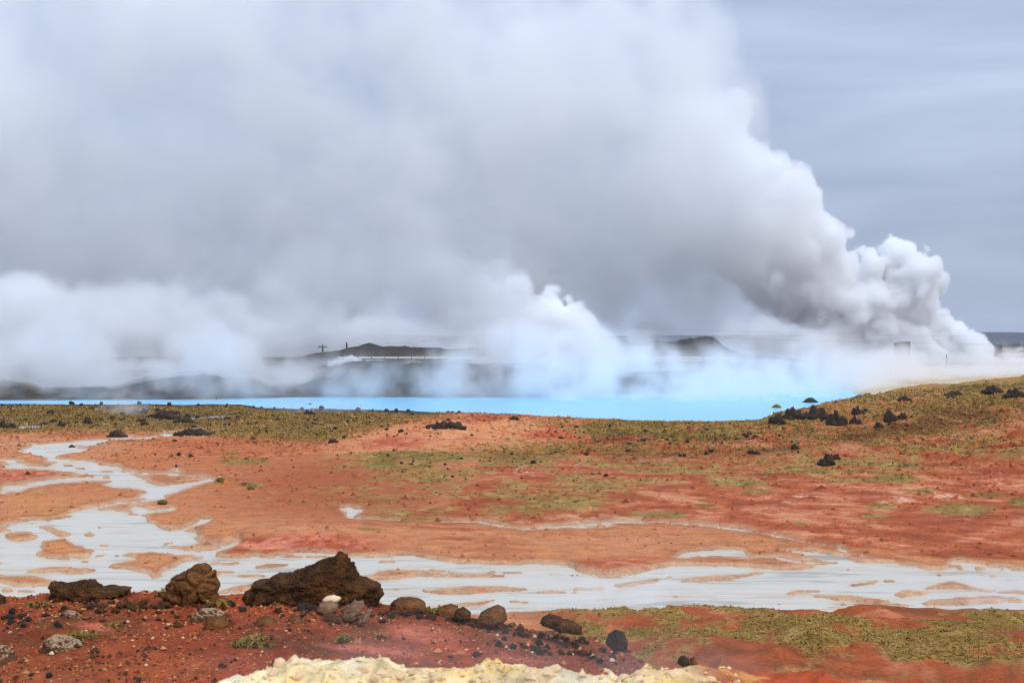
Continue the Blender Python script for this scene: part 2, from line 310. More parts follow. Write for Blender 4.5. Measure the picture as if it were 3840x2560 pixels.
POND = [   # standing water on the grass land
    Z4((530,160),(700,150),(900,148),(1000,135),(1200,118),(1300,102),(1500,92),(1740,96),(1600,104),(1400,112),(1300,122),(1150,140),(950,152),(700,160)),
    Z4((90,178),(110,165),(220,155),(360,156),(280,168),(180,176)), ZF((1262,966),(1310,965),(1378,968),(1335,973)), ZF((1532,974),(1560,975),(1618,979),(1580,982)),
]

def inpoly(px, py, poly):
    lo, hi = poly.min(0), poly.max(0); r = np.zeros(px.shape, bool)
    k = np.where((px >= lo[0]) & (px <= hi[0]) & (py >= lo[1]) & (py <= hi[1]))[0]
    if not len(k): return r
    x, y = px[k], py[k]; c = np.zeros(len(k), bool); a = poly
    b = np.roll(poly, 1, 0)
    for (x1, y1), (x2, y2) in zip(a, b):
        if y1 == y2: continue
        c ^= ((y1 > y) != (y2 > y)) & (x < (x2 - x1) * (y - y1) / (y2 - y1) + x1)
    r[k] = c; return r

def flatxy(p): y = H * FP / (p[:, 1] - HZ); return np.stack([(p[:, 0] - 1920) / FP * y, y], 1)

def nearline(X, Y, line, w0, w1):
    q = flatxy(line); seg = np.hypot(*(q[1:] - q[:-1]).T); s = np.concatenate([[0], np.cumsum(seg)]); r = np.zeros(X.shape, bool)
    m = max(w0, w1) + 1; lo, hi = q.min(0) - m, q.max(0) + m
    k = np.where((X > lo[0]) & (X < hi[0]) & (Y > lo[1]) & (Y < hi[1]))[0]
    if not len(k): return r
    x, y = X[k], Y[k]; best = np.full(len(k), False)
    for i in range(len(q) - 1):
        e = q[i + 1] - q[i]; t = np.clip(((x - q[i, 0]) * e[0] + (y - q[i, 1]) * e[1]) / (e @ e + 1e-9), 0, 1)
        dx = x - q[i, 0] - t * e[0]; dy = y - q[i, 1] - t * e[1]
        ww = w0 + (w1 - w0) * (s[i] + t * seg[i]) / s[-1]
        best |= (dx * dx / 1.0 + dy * dy / 6.0) < (ww * (0.85 + 0.5 * vn(x / 2.0, y / 2.0, 91))) ** 2
    r[k] = best; return r

def mudmask(X, Y, px, py):
    wob = FP / Y
    qx = px + wob * (0.45 * fbm(X / 2.2, Y / 5, 81, 4) + 0.16 * vn(X / .5, Y / 1.6, 85)); qy = py + wob * (H / Y) * (1.1 * fbm(X / 3.0, Y / 3.5, 82, 4))
    m = np.zeros(X.shape, bool)
    for p in MUD: m |= inpoly(qx, qy, p)
    for p in ISLE: m &= ~inpoly(qx, qy, p)
    # silt bars drawn out along the flow
    silt = fbm(X / 4.5 + 0.12 * Y, Y / 0.85, 83, 4, 0.6) + 0.25 * fbm(X / 20, Y / 8, 84, 2)
    m &= ~(silt > 0.36 + 0.10 * sst(110, 85, Y) * sst(-0.1, -0.25, X / Y))
    for l, a, b in STREAM: m |= nearline(X, Y, l, a * 0.8, b * 0.8)
    return m & (Y > 50) & (Y < 215)

# ------------------------------------------------------------------ ground: one sheet from our feet to the horizon
us = np.concatenate([np.linspace(-2.2, -0.52, 30)[:-1], np.linspace(-0.52, -0.385, 40)[:-1], np.linspace(-0.385, 0.385, 900), np.linspace(0.385, 0.52, 40)[1:], np.linspace(0.52, 2.2, 30)[1:]])
ds = np.concatenate([np.geomspace(2.5, 8, 16)[:-1], np.geomspace(8, 18, 240)[:-1], np.geomspace(18, 48, 34)[:-1], 1 / np.linspace(1 / 48, 1 / 150, 240)[:-1], 1 / np.linspace(1 / 150, 1 / 300, 180)[:-1], np.geomspace(300, 700, 170)[:-1], np.geomspace(700, 14000, 60)])
NU, ND = len(us), len(ds)
GU, GD = np.meshgrid(us, ds)
GX, GY = (GU * GD).ravel(), GD.ravel()
NN = int(np.searchsorted(ds, 45.0)) * NU          # vertices before this one belong to the slope under us
gz, is_hill, is_crust, g_hr, g_inl, g_bl, g_near, g_far, g_lf, g_bank, g_hum = terrain(GX, GY, 'parts')
gpx, gpy = project(GX, GY, gz)
mud = np.zeros(len(GX), bool); _k = np.where((GY > 50) & (GY < 215) & (np.abs(GU.ravel()) < 0.8))[0]
mud[_k] = mudmask(GX[_k], GY[_k], gpx[_k], gpy[_k]) & ~is_hill[_k]
# silt banks stand a hand above the mud and slope down to it
mb = mud.reshape(ND, NU).astype(np.float32)
for _ in range(10):
    mb[1:-1] = (mb[:-2] + mb[1:-1] + mb[2:]) / 3; mb[:, 1:-1] = (mb[:, :-2] + mb[:, 1:-1] + mb[:, 2:]) / 3
mb = mb.ravel()
gz = np.where(is_hill | is_crust, gz, np.where(gz > 0.05, 0.05 + (gz - 0.05) * (1 - 0.9 * sst(0.0, 0.5, mb)), gz))
ms = mud.reshape(ND, NU).astype(np.float32)
for _ in range(1):
    ms[1:-1] = (ms[:-2] + 2 * ms[1:-1] + ms[2:]) / 4; ms[:, 1:-1] = (ms[:, :-2] + 2 * ms[:, 1:-1] + ms[:, 2:]) / 4
ms = ms.ravel(); gz = np.where((ms > 0) & ~is_hill, gz * (1 - ms) - 0.12 * ms, gz)
pond = np.zeros(GX.shape, bool); _pk = (GY > 150) & (GY < 260)
for p in POND: pond[_pk] |= inpoly((gpx + FP / GY * 0.5 * vn(GX / 2, GY / 5, 87))[_pk], (gpy + FP / GY * H / GY * 1.5 * vn(GX / 3, GY / 3, 88))[_pk], p)
pond &= (GY > 150) & (GY < 260) & (g_inl < 0.2)
pb = pond.reshape(ND, NU).astype(np.float32)
for _ in range(14):
    pb[1:-1] = (pb[:-2] + pb[1:-1] + pb[2:]) / 3; pb[:, 1:-1] = (pb[:, :-2] + pb[:, 1:-1] + pb[:, 2:]) / 3
pb = sst(0.0, 0.25, pb.ravel()); gz = np.where(pond, np.minimum(gz, -0.12), np.where(pb > 0, gz * (1 - pb) + pb * np.minimum(gz, 0.02), gz))

def mixc(c, m, k): return c + (np.asarray(k) - c) * np.clip(m, 0, 1)[:, None]
E = np.array([1.16, 1.26, 1.48])     # photo brightness of a white card on the flats, so that albedo = picture / E
def C(r, g, b): return lin(r, g, b) / E

def region(cx, cy, rx, ry, soft=0.5, rot=0.0, s=0, n=0.45):
    dx, dy = ppx - cx, ppy - cy; c, q = math.cos(rot), math.sin(rot); out = np.zeros(len(ppx), np.float32)
    e = np.hypot((dx * c + dy * q) / rx, (-dx * q + dy * c) / ry); k = np.where(e < 1 + soft + n)[0]
    if not len(k): return out
    x, y = PX[k], PY[k]
    e = e[k] + n * fbm(x / (rx * 0.035 * y / 150 + .5), y / (ry * 0.25 * y / 150 + .5), 300 + s, 4)
    out[k] = sst(1 + soft, 1 - soft, e); return out

FS, NS = slice(NN, None), slice(0, NN)
PX, PY, ppx, ppy = GX[FS], GY[FS], gpx[FS], gpy[FS]
big = fbm(PX / 30, PY / 45, 101, 4); mid = fbm(PX / 6, PY / 10, 102, 5, 0.6); fine = fbm(PX / 0.9, PY / 1.8, 103, 4, 0.7)
streak = fbm(PX / 3.2 + PY * 0.08, PY / 3.0, 104, 5, 0.65); flow = fbm(PX / 9 + PY * 0.05, PY / 2.2, 106, 5, 0.6); tiny = fbm(PX / 0.5, PY / 0.9, 105, 3, 0.7)
# flats: orange silt, paler near the mud[FS]
col = np.tile(C(196, 118, 76), (len(PX), 1))
col = mixc(col, sst(-0.2, 0.5, big + 0.4 * mid), C(205, 138, 96)); col = mixc(col, sst(0.0, 0.45, mid * 0.5 + 0.7 * flow + 0.25 * fine) * 0.8, C(176, 92, 56)); col = mixc(col, sst(0.12, 0.5, fine * 0.6 - 0.7 * flow) * 0.5, C(220, 158, 118)); col = mixc(col, sst(0.3, 0.6, fine + 0.4 * tiny) * 0.35, C(140, 78, 46))
col = mixc(col, region(1330, 1830, 420, 110, 0.5, 0, 1) * 0.8, C(172, 92, 56))
near_mud = sst(1560, 2100, ppy) * sst(1250, 500, ppx); col = mixc(col, near_mud * 0.7, C(214, 150, 104)); col = mixc(col, near_mud * sst(0.15, 0.5, mid) * 0.5, C(212, 150, 76))
low = sst(2020, 2120, ppy) * sst(900, 1300, ppx); col = mixc(col, low * 0.75, C(208, 140, 98)); col = mixc(col, low * sst(0.1, 0.5, streak) * 0.6, C(190, 100, 58))
# red hillside
hs_low = ip(ppx, [(1300, 1955), (1500, 1952), (1700, 1966), (2000, 1966), (2400, 1956), (2700, 1978), (3000, 2034), (3300, 2062), (3500, 2084), (4200, 2110)]); hs_left = ip(ppy, [(1690, 1780), (1720, 1740), (1800, 1700), (1850, 1670), (1900, 1590), (1940, 1440), (1965, 1320)])
hs = sst(10, -10, ppy - hs_low + 16 * streak) * sst(-60, 60, ppx - hs_left + 150 * mid) * sst(1560, 1640, ppy + 90 * sst(2900, 3800, ppx) + 15 * mid)
red = np.tile(C(184, 98, 60), (len(PX), 1)); red = mixc(red, sst(-0.08, 0.26, streak + 0.5 * fine - 0.25 * mid), C(206, 126, 90)); red = mixc(red, sst(0.22, 0.45, streak + 0.6 * fine) * 0.75, C(220, 156, 118))
red = mixc(red, sst(0.05, 0.4, -streak + 0.5 * fine) * 0.7, C(152, 74, 42)); red = mixc(red, sst(0.38, 0.6, -fine + 0.3 * tiny) * 0.6, C(112, 54, 34))
col = mixc(col, hs, red)
# salmon dome and red mounds
dm = region(1750, 1635, 430, 62, 0.35, -0.06, 2); col = mixc(col, dm, C(222, 148, 104)); col = mixc(col, dm * sst(0, 0.5, fine), C(226, 172, 122)); col = mixc(col, dm * sst(0.1, 0.5, -mid), C(200, 104, 72))
for i, (cx, cy, rx, ry) in enumerate([(1470, 1660, 120, 22), (1390, 1562, 110, 12), (1800, 1572, 70, 14), (3140, 1690, 90, 22), (1950, 1560, 60, 8), (130, 1780, 140, 22), (2250, 2120, 140, 26), (3660, 1550, 180, 14), (3700, 1600, 200, 22), (1140, 2050, 330, 42), (1000, 2040, 200, 30)]):
    rm = region(cx, cy, rx, ry, 0.45, -0.05, 10 + i); col = mixc(col, rm * 0.75, C(180, 76, 50)); col = mixc(col, rm * sst(-0.1, 0.3, streak + fine * 0.8), C(220, 136, 108))
for i, (cx, cy, rx, ry) in enumerate([(2030, 1755, 150, 16), (2330, 1725, 160, 18), (2480, 1940, 60, 14), (2100, 1960, 250, 25), (2750, 1810, 140, 20), (2960, 1870, 120, 20), (3440, 1870, 200, 24)]):
    rm = region(cx, cy, rx, ry, 0.6, -0.08, 30 + i); col = mixc(col, rm * sst(0.0, 0.4, fine + 0.3 * streak), C(232, 176, 146))
# grass and moss
G1, G2, G3, GD_ = C(156, 126, 66), C(132, 112, 52), C(178, 148, 90), C(92, 76, 44)
def grassy(c, m):
    g = np.tile(G1, (len(PX), 1)); g = mixc(g, sst(-0.1, 0.5, fine + 0.5 * tiny), G3); g = mixc(g, sst(0.0, 0.5, mid - 0.3 * fine), G2); g = mixc(g, sst(0.18, 0.6, -fine + 0.5 * tiny) * 0.8, GD_)
    return mixc(c, m, g)
gm = np.zeros(len(PX))
far_left = sst(1655, 1600, ppy + 30 * big + 18 * mid - 22 * sst(600, 1300, ppx)) * sst(1900, 1300, ppx) * (1 - dm); gm = np.maximum(gm, far_left * sst(0.75, 0.1, fine - 0.3 * mid - 0.25 * sst(700, 0, ppx)))
belt = np.clip(region(2750, 1640, 950, 60, 0.5, -0.05, 50) + region(3500, 1540, 500, 70, 0.5, -0.18, 51) + region(2300, 1600, 300, 40, 0.4, 0, 52), 0, 1); gm = np.maximum(gm, belt * sst(-0.22, 0.18, mid * 0.7 + fine * 0.5 + 0.10))
tong = np.clip(region(1900, 1750, 620, 60, 0.6, -0.16, 53) + region(1450, 1725, 270, 28, 0.4, -0.03, 54) + region(1650, 1890, 230, 50, 0.5, -0.25, 55) + region(2050, 1880, 330, 60, 0.6, -0.12, 56) + region(2700, 1760, 700, 45, 0.6, -0.04, 57) + region(3500, 1690, 460, 60, 0.6, -0.08, 63), 0, 1)
gm = np.maximum(gm, tong * sst(-0.14, 0.16, 0.6 * streak + 0.4 * mid + 0.35 * fine + 0.07))
for i, (cx, cy, rx, ry) in enumerate([(2170, 1885, 130, 20), (2480, 1930, 90, 15), (2770, 1810, 100, 10), (3350, 1795, 110, 16), (3600, 1910, 120, 20), (3310, 1900, 60, 12), (3290, 1935, 50, 8), (2640, 1893, 50, 8), (2530, 1930, 40, 10), (3000, 1962, 18, 6), (3450, 1840, 70, 8), (3700, 1855, 70, 8), (3200, 1800, 120, 8), (2850, 1840, 60, 8), (3820, 1880, 40, 14), (920, 1730, 80, 9), (825, 1798, 32, 10), (945, 1818, 46, 8), (610, 1882, 18, 8), (1390, 1982, 40, 5), (950, 2066, 28, 5), (1600, 1745, 40, 8), (860, 1700, 40, 4), (1020, 1612, 120, 9), (760, 1620, 100, 10), (1150, 1640, 160, 14)]):
    gm = np.maximum(gm, region(cx, cy, rx, ry, 0.35, 0, 60 + i, 0.6))
hm = sst(0.02, 0.15, g_hum[FS]) * sst(72, 64, PY); gm = np.maximum(gm, hm * sst(-0.08, 0.22, 0.7 * (g_hum[FS] - 0.38) + 0.75 * fbm(PX / 2.6, PY / 3.0, 107, 3) + 0.4 * fine))
lowred = (1 - gm) * hm; col = mixc(col, lowred, C(168, 88, 48)); col = mixc(col, lowred * sst(0.1, 0.4, streak + 0.4 * fine), C(196, 116, 80)); col = mixc(col, lowred * sst(0.1, 0.4, -streak + 0.4 * fine) * 0.7, C(126, 70, 40))
rh = sst(3010, 3110, ppx) * sst(20, -10, ppy - ip(ppx, [(3000, 1550), (3300, 1540), (3600, 1515), (3840, 1500), (4400, 1470)]) + 14 * mid) * (1 - g_bl[FS]); gm = np.maximum(gm, rh * sst(-0.38, 0.1, mid * 0.6 + fine * 0.6 + 0.1))
rim = sst(2250, 2400, ppx) * sst(3100, 3000, ppx) * sst(1600, 1585, ppy) * (1 - g_inl[FS]); gm = np.maximum(gm, rim)
gm = gm * (1 - mud[FS]) * (1 - is_hill[FS])
col = grassy(col, gm); col = mixc(col, far_left * gm * sst(1640, 1560, ppy) * 0.55, C(104, 86, 50))
brown = np.clip(region(3350, 1600, 520, 42, 0.6, -0.12, 120) + 0.8 * region(2500, 1690, 500, 32, 0.6, -0.05, 121), 0, 1) * sst(-0.2, 0.3, mid + 0.4 * fine); col = mixc(col, brown * 0.8, C(122, 68, 42))
# dark lava rim by the lagoon and lava grit in the grass
lav = np.clip(g_bank[FS] * 1.6, 0, 1) * sst(2300, 1800, ppx) * sst(-0.5, 0.2, 0.6 * fine + 0.3 - 0.6 * sst(1400, 1800, ppx)); col = mixc(col, lav, C(66, 58, 50)); gm = gm * (1 - 0.9 * lav)
patch = far_left * sst(0.15, 0.5, mid + 0.4 * fine) * sst(1620, 1560, ppy); col = mixc(col, patch * 0.85, C(72, 62, 46))
blk = np.clip(region(2620, 1645, 330, 18, 0.5, 0.02, 130) + region(2300, 1640, 200, 20, 0.5, 0, 131), 0, 1) * sst(0.0, 0.35, fine + 0.3 * tiny); col = mixc(col, blk * 0.85, C(62, 56, 46))
# lagoon bed and shore, land beyond
col = mixc(col, g_inl[FS], C(150, 200, 220))
lavafar = np.tile(C(66, 60, 56), (len(PX), 1)); lavafar = mixc(lavafar, sst(0.0, 0.4, fbm(PX / 6, PY / 8, 141, 4)) * sst(700, 400, PY), C(88, 80, 54)); lavafar = mixc(lavafar, sst(0.05, 0.4, fbm(PX / 2.2, PY / 4, 142, 4, 0.7)) * sst(800, 500, PY), C(40, 38, 38)); lavafar = mixc(lavafar, sst(1000, 2500, PY), C(70, 78, 98))  # last mix: blue of distant haze painted into the far land's colour
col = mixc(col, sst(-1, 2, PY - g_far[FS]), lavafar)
silica = sst(2980, 3120, ppx) * sst(-60, 0, PY - g_far[FS] + 60) * sst(900, 700, PY) * sst(500, 520, PY + 300); white = np.clip(silica * (gz[FS] < 2.2), 0, 1) * (PY > g_far[FS] - 20)
col = mixc(col, white, C(214, 200, 178)); col = mixc(col, white * sst(0.1, 0.5, fbm(PX / 60, PY / 9, 143, 3)), C(196, 172, 140))
wet = sst(0.0, 0.30, mb[FS] + 0.06 * fine) * (1 - mud[FS]); col = mixc(col, sst(0.0, 0.08, mb[FS] + 0.03 * fine) * (1 - wet) * 0.6, C(172, 98, 58)); col = mixc(col, wet * 0.8 * sst(-0.35, 0.2, fine + 0.3), C(208, 172, 142)); col = mixc(col, wet * sst(0.1, 0.4, streak + 0.5 * fine) * 0.5, C(168, 104, 64)); col = mixc(col, mud[FS].astype(float), C(190, 176, 160)); col = mixc(col, pond[FS].astype(float), C(170, 150, 130))
PX, PY, ppx, ppy = GX[NS], GY[NS], gpx[NS], gpy[NS]
# the slope under us
hcol = np.tile(C(152, 70, 40), (len(PX), 1)); hb = fbm(PX / 1.5, PY / 1.5, 151, 5, 0.6); hf = fbm(PX / 0.25, PY / 0.25, 152, 4, 0.7)
hcol = mixc(hcol, sst(0.0, 0.5, hb + 0.3 * hf), C(176, 74, 46)); hcol = mixc(hcol, sst(0.1, 0.5, -hb + 0.3 * hf), C(116, 66, 40)); hcol = mixc(hcol, sst(0.35, 0.7, hf), C(190, 128, 84))
for i, (cx, cy, rx, ry) in enumerate([(370, 2350, 80, 16), (200, 2540, 130, 18), (1600, 2375, 130, 28), (1350, 2430, 160, 14), (1950, 2470, 120, 10)]):
    hcol = mixc(hcol, region(cx, cy, rx, ry, 0.5, 0.1, 160 + i, 0.5) * 0.75, C(204, 112, 88))
hcol = mixc(hcol, sst(2330, 2540, ppy + 40 * hb) * sst(1200, 300, ppx) * 0.5, C(160, 92, 54)); hcol = mixc(hcol, region(2050, 2430, 380, 60, 0.6, 0.2, 170) * 0.65, C(104, 74, 56))
ncol = hcol
yc = np.tile(C(244, 222, 176), (len(PX), 1)); y1 = fbm(PX / 0.4, PY / 0.4, 181, 5, 0.6); y2 = fbm(PX / 0.10, PY / 0.10, 182, 3, 0.7)
yc = mixc(yc, sst(0.0, 0.5, y1), C(246, 236, 212)); yc = mixc(yc, sst(0.1, 0.5, -y1 + 0.3 * y2) * 0.75, C(236, 200, 122)); yc = mixc(yc, sst(0.2, 0.6, y2 + 0.3 * y1) * 0.6, C(206, 190, 160)); yc = mixc(yc, sst(0.45, 0.7, y2) * 0.6, C(206, 176, 132))
ycr = sst(2350, 2850, ppx + 260 * y1); yc = mixc(yc, ycr, C(184, 84, 52)); yc = mixc(yc, ycr * sst(0, 0.4, y1), C(222, 160, 100))
ncol = np.where(is_crust[NS][:, None], yc, ncol)
col = np.concatenate([ncol, col])

idx = np.arange(NU * ND).reshape(ND, NU)
GF = np.stack([idx[:-1, :-1], idx[:-1, 1:], idx[1:, 1:], idx[1:, :-1]], -1).reshape(-1, 4)
M_ground = tinted('ground', s1=0.8, s2=7.0, lo=0.56, hi=1.44, bump=0.8, bdist=0.14)
ground = link('ground', mesh_np('ground', np.stack([GX, GY, gz], 1), GF, np.clip(col, 0.01, 0.92)), M_ground)
tag(ground, kind='structure')

GZ = gz.reshape(ND, NU)
def height(X, Y):
    """ground height from the grid, for arrays"""
    X = np.atleast_1d(np.asarray(X, float)); Y = np.atleast_1d(np.asarray(Y, float))
    a = np.clip(np.interp(X / Y, us, np.arange(NU)), 0, NU - 1.001); b = np.clip(np.interp(Y, ds, np.arange(ND)), 0, ND - 1.001)
    i, j = a.astype(int), b.astype(int); s_, t_ = a - i, b - j
    return (GZ[j, i] * (1 - s_) + GZ[j, i + 1] * s_) * (1 - t_) + (GZ[j + 1, i] * (1 - s_) + GZ[j + 1, i + 1] * s_) * t_
def at(px, py, dmin=0):
    """world point of the ground seen at a photo pixel"""
    u = (px - 1920) / FP; a = min(max(float(np.interp(u, us, np.arange(NU))), 0), NU - 1.001); i = int(a)
    zc_ = GZ[:, i] * (1 - a + i) + GZ[:, i + 1] * (a - i); ray = H - (py - HZ) / FP * ds
    k = np.where((zc_ >= ray) & (ds >= dmin))[0]; j = int(k[0]) if len(k) else ND - 2
    if j > 0 and zc_[j - 1] < ray[j - 1]:
        f = (ray[j - 1] - zc_[j - 1]) / ((ray[j - 1] - zc_[j - 1]) + (zc_[j] - ray[j]) + 1e-9); d = ds[j - 1] + f * (ds[j] - ds[j - 1])
    else: d = ds[j]
    return Vector((u * d, d, float(height(u * d, d)[0])))

# ------------------------------------------------------------------ water
def water(name, base, rough, bump, scale, spec=0.5, streaky=None, silt=None):
    m, t, b = mat_new(name)
    ge = t.nodes.new('ShaderNodeNewGeometry'); mp_ = t.nodes.new('ShaderNodeMapping'); mp_.inputs['Scale'].default_value = scale
    n = t.nodes.new('ShaderNodeTexNoise'); n.inputs['Scale'].default_value = 1.0; n.inputs['Detail'].default_value = 6; n.inputs['Roughness'].default_value = 0.6
    bp = t.nodes.new('ShaderNodeBump'); bp.inputs['Strength'].default_value = bump; bp.inputs['Distance'].default_value = 0.05
    l = t.links.new
    l(ge.outputs['Position'], mp_.inputs[0]); l(mp_.outputs[0], n.inputs['Vector']); l(n.outputs[0], bp.inputs['Height']); l(bp.outputs[0], b.inputs['Normal'])
    if streaky is not None:
        mp2 = t.nodes.new('ShaderNodeMapping'); mp2.inputs['Scale'].default_value = (0.12, 0.55, 1); mp2.inputs['Rotation'].default_value = (0, 0, 0.12)
        n2 = t.nodes.new('ShaderNodeTexNoise'); n2.inputs['Scale'].default_value = 1.0; n2.inputs['Detail'].default_value = 9; n2.inputs['Roughness'].default_value = 0.7; n2.inputs['Distortion'].default_value = 0.6
        r = t.nodes.new('ShaderNodeValToRGB'); e = r.color_ramp.elements
        e[0].position = 0.36; e[0].color = (*streaky, 1); e[1].position = 0.45; e[1].color = (*base, 1)
        k = e.new(0.58); k.color = (*(np.array(base) * 1.06), 1); k = e.new(0.63); k.color = (*silt, 1)
        l(ge.outputs['Position'], mp2.inputs[0]); l(mp2.outputs[0], n2.inputs['Vector']); l(n2.outputs[0], r.inputs[0])
        at_ = t.nodes.new('ShaderNodeAttribute'); at_.attribute_name = 'tint'; vm_ = t.nodes.new('ShaderNodeVectorMath'); vm_.operation = 'MULTIPLY'; l(r.outputs[0], vm_.inputs[0]); l(at_.outputs['Color'], vm_.inputs[1]); l(vm_.outputs[0], b.inputs['Base Color'])
    else:
        b.inputs['Base Color'].default_value = (*base, 1)
    b.inputs['Roughness'].default_value = rough; b.inputs['Specular IOR Level'].default_value = spec
    return m

def sheet(name, outline, z, mat):
    n = len(outline); me = bpy.data.meshes.new(name); me.from_pydata([(x, y, z) for x, y in outline], [], [list(range(n))]); me.update()
    o = link(name, me, mat); return tag(o, kind='structure')

M_lake = water('lagoon_water', (0.19, 0.56, 0.82), 0.25, 0.3, (0.5, 1.4, 1), 0.3)
M_mud = water('grey_mud_water', (0.56, 0.505, 0.41), 0.42, 0.25, (0.4, 1.2, 1), 0.25, (0.34, 0.30, 0.23), (0.52, 0.38, 0.26))
M_pond = water('pond_water', (0.42, 0.38, 0.36), 0.08, 0.05, (0.6, 2.0, 1))
lu = np.linspace(-0.55, 0.55, 60)
sheet('lagoon', [(u * (ip(u, LAKE_NEAR) - 10), ip(u, LAKE_NEAR) - 10) for u in lu] + [(u * (ip(u, LAKE_FAR) + 16), ip(u, LAKE_FAR) + 16) for u in lu[::-1]], -0.32, M_lake)
# the mud sheet follows the channels and thins to silt towards its edges
mg = mb.reshape(ND, NU); fq = (mg[:-1, :-1] > 0.015) | (mg[1:, 1:] > 0.015) | (mg[:-1, 1:] > 0.015) | (mg[1:, :-1] > 0.015); fq &= (ds[:-1, None] > 48)
mf = np.stack([idx[:-1, :-1], idx[:-1, 1:], idx[1:, 1:], idx[1:, :-1]], -1)[fq]; mu_, mi_ = np.unique(mf, return_inverse=True)
deep = sst(0.38, 0.95, mb[mu_] + 0.22 * fbm(GX[mu_] / 1.5, GY[mu_] / 1.2, 191, 3)); st2 = fbm(GX[mu_] / 7 + 0.1 * GY[mu_], GY[mu_] / 0.9, 192, 4, 0.6)
mcol = np.tile(np.array([1.0, 1.0, 1.0]), (len(mu_), 1)); mcol = mixc(mcol, (1 - deep) * 0.75, (0.92, 0.70, 0.52)); mcol = mixc(mcol, sst(0.12, 0.5, st2) * 0.5, (0.90, 0.74, 0.56)); mcol = mixc(mcol, sst(0.2, 0.5, -st2) * 0.25, (0.78, 0.76, 0.70))
mud_o = link('mud_stream', mesh_np('mud_stream', np.stack([GX[mu_], GY[mu_], np.full(len(mu_), -0.035)], 1), mi_.reshape(-1, 4), np.clip(mcol, 0, 1)), M_mud); tag(mud_o, kind='structure')
sheet('pond', [(-95, 196), (8, 196), (8, 250), (-95, 250)], -0.03, M_pond)

# ------------------------------------------------------------------ steam: real volumes, density worked out on a voxel grid
class GN:
    """tiny expression builder for a geometry-node field"""
    def __init__(s, name):
        s.t = bpy.data.node_groups.new(name, 'GeometryNodeTree'); s.t.interface.new_socket('Geometry', in_out='OUTPUT', socket_type='NodeSocketGeometry')
        s.N = s.t.nodes; s.l = s.t.links.new
        p = s.N.new('GeometryNodeInputPosition'); s.P = p.outputs[0]
    def put(s, v, sock):
        if isinstance(v, (int, float)): sock.default_value = v
        elif isinstance(v, tuple): sock.default_value = v
        else: s.l(v, sock)
    def m(s, op, a, b=0.0, c=0.0, clamp=False):
        n = s.N.new('ShaderNodeMath'); n.operation = op; n.use_clamp = clamp
        s.put(a, n.inputs[0]); s.put(b, n.inputs[1]); s.put(c, n.inputs[2]); return n.outputs[0]
    def v(s, op, a, b=(0, 0, 0), k=None):
        n = s.N.new('ShaderNodeVectorMath'); n.operation = op; s.put(a, n.inputs[0])
        if k is not None: s.put(k, n.inputs['Scale'])
        else: s.put(b, n.inputs[1])
        return n.outputs[0]
    def xyz(s, v):
        n = s.N.new('ShaderNodeSeparateXYZ'); s.l(v, n.inputs[0]); return n.outputs
    def noise(s, p, size, det=2.0, rough=0.5, vec=False, off=0.0):
        q = s.v('ADD', p, (off, off * 1.7, off * 0.6)) if off else p
        n = s.N.new('ShaderNodeTexNoise'); s.l(q, n.inputs['Vector']); n.inputs['Scale'].default_value = 1.0 / size; n.inputs['Detail'].default_value = det; n.inputs['Roughness'].default_value = rough
        return n.outputs['Color'] if vec else n.outputs[0]
    def puff(s, p, size):
        n = s.N.new('ShaderNodeTexVoronoi'); s.l(p, n.inputs['Vector']); n.inputs['Scale'].default_value = 1.0 / size;
        return n.outputs[0]
    def curve(s, x, pts):
        """piecewise curve through pts (x in 0..1) ; returns value in the pts' own unit"""
        ys = [b for a, b in pts]; lo, hi = min(ys), max(ys); hi = hi if hi > lo else lo + 1
        n = s.N.new('ShaderNodeFloatCurve'); cu = n.mapping.curves[0]
        pts = sorted(pts)
        cu.points[0].location = (max(pts[0][0], 0), (pts[0][1] - lo) / (hi - lo)); cu.points[1].location = (min(pts[-1][0], 1), (pts[-1][1] - lo) / (hi - lo))
        for a, b in pts[1:-1]: cu.points.new(a, (b - lo) / (hi - lo))
        for q in cu.points: q.handle_type = 'AUTO_CLAMPED'
        n.mapping.extend = 'HORIZONTAL'; n.mapping.update()
        s.put(x, n.inputs['Value']); return s.m('MULTIPLY_ADD', n.outputs[0], hi - lo, lo)
    def ramp(s, x, a, b, lo=0.0, hi=1.0):
        n = s.N.new('ShaderNodeMapRange'); n.interpolation_type = 'SMOOTHSTEP'; s.put(x, n.inputs[0]); n.inputs[1].default_value = a; n.inputs[2].default_value = b; n.inputs[3].default_value = lo; n.inputs[4].default_value = hi; return n.outputs[0]

def steam_mat(name, dens, col=(1.0, 1.0, 1.0), g=0.15):
    m = bpy.data.materials.new(name); m.use_nodes = True; t = m.node_tree; t.nodes.clear()
    o = t.nodes.new('ShaderNodeOutputMaterial'); p = t.nodes.new('ShaderNodeVolumePrincipled')
    a = t.nodes.new('ShaderNodeAttribute'); a.attribute_name = 'density'
    k = t.nodes.new('ShaderNodeMath'); k.operation = 'MULTIPLY'; k.inputs[1].default_value = dens
    t.links.new(a.outputs['Fac'], k.inputs[0]); t.links.new(k.outputs[0], p.inputs['Density'])
    p.inputs['Density Attribute'].default_value = ''
    p.inputs['Color'].default_value = (*col, 1); p.inputs['Anisotropy'].default_value = g
    t.links.new(p.outputs[0], o.inputs['Volume'])
    return m

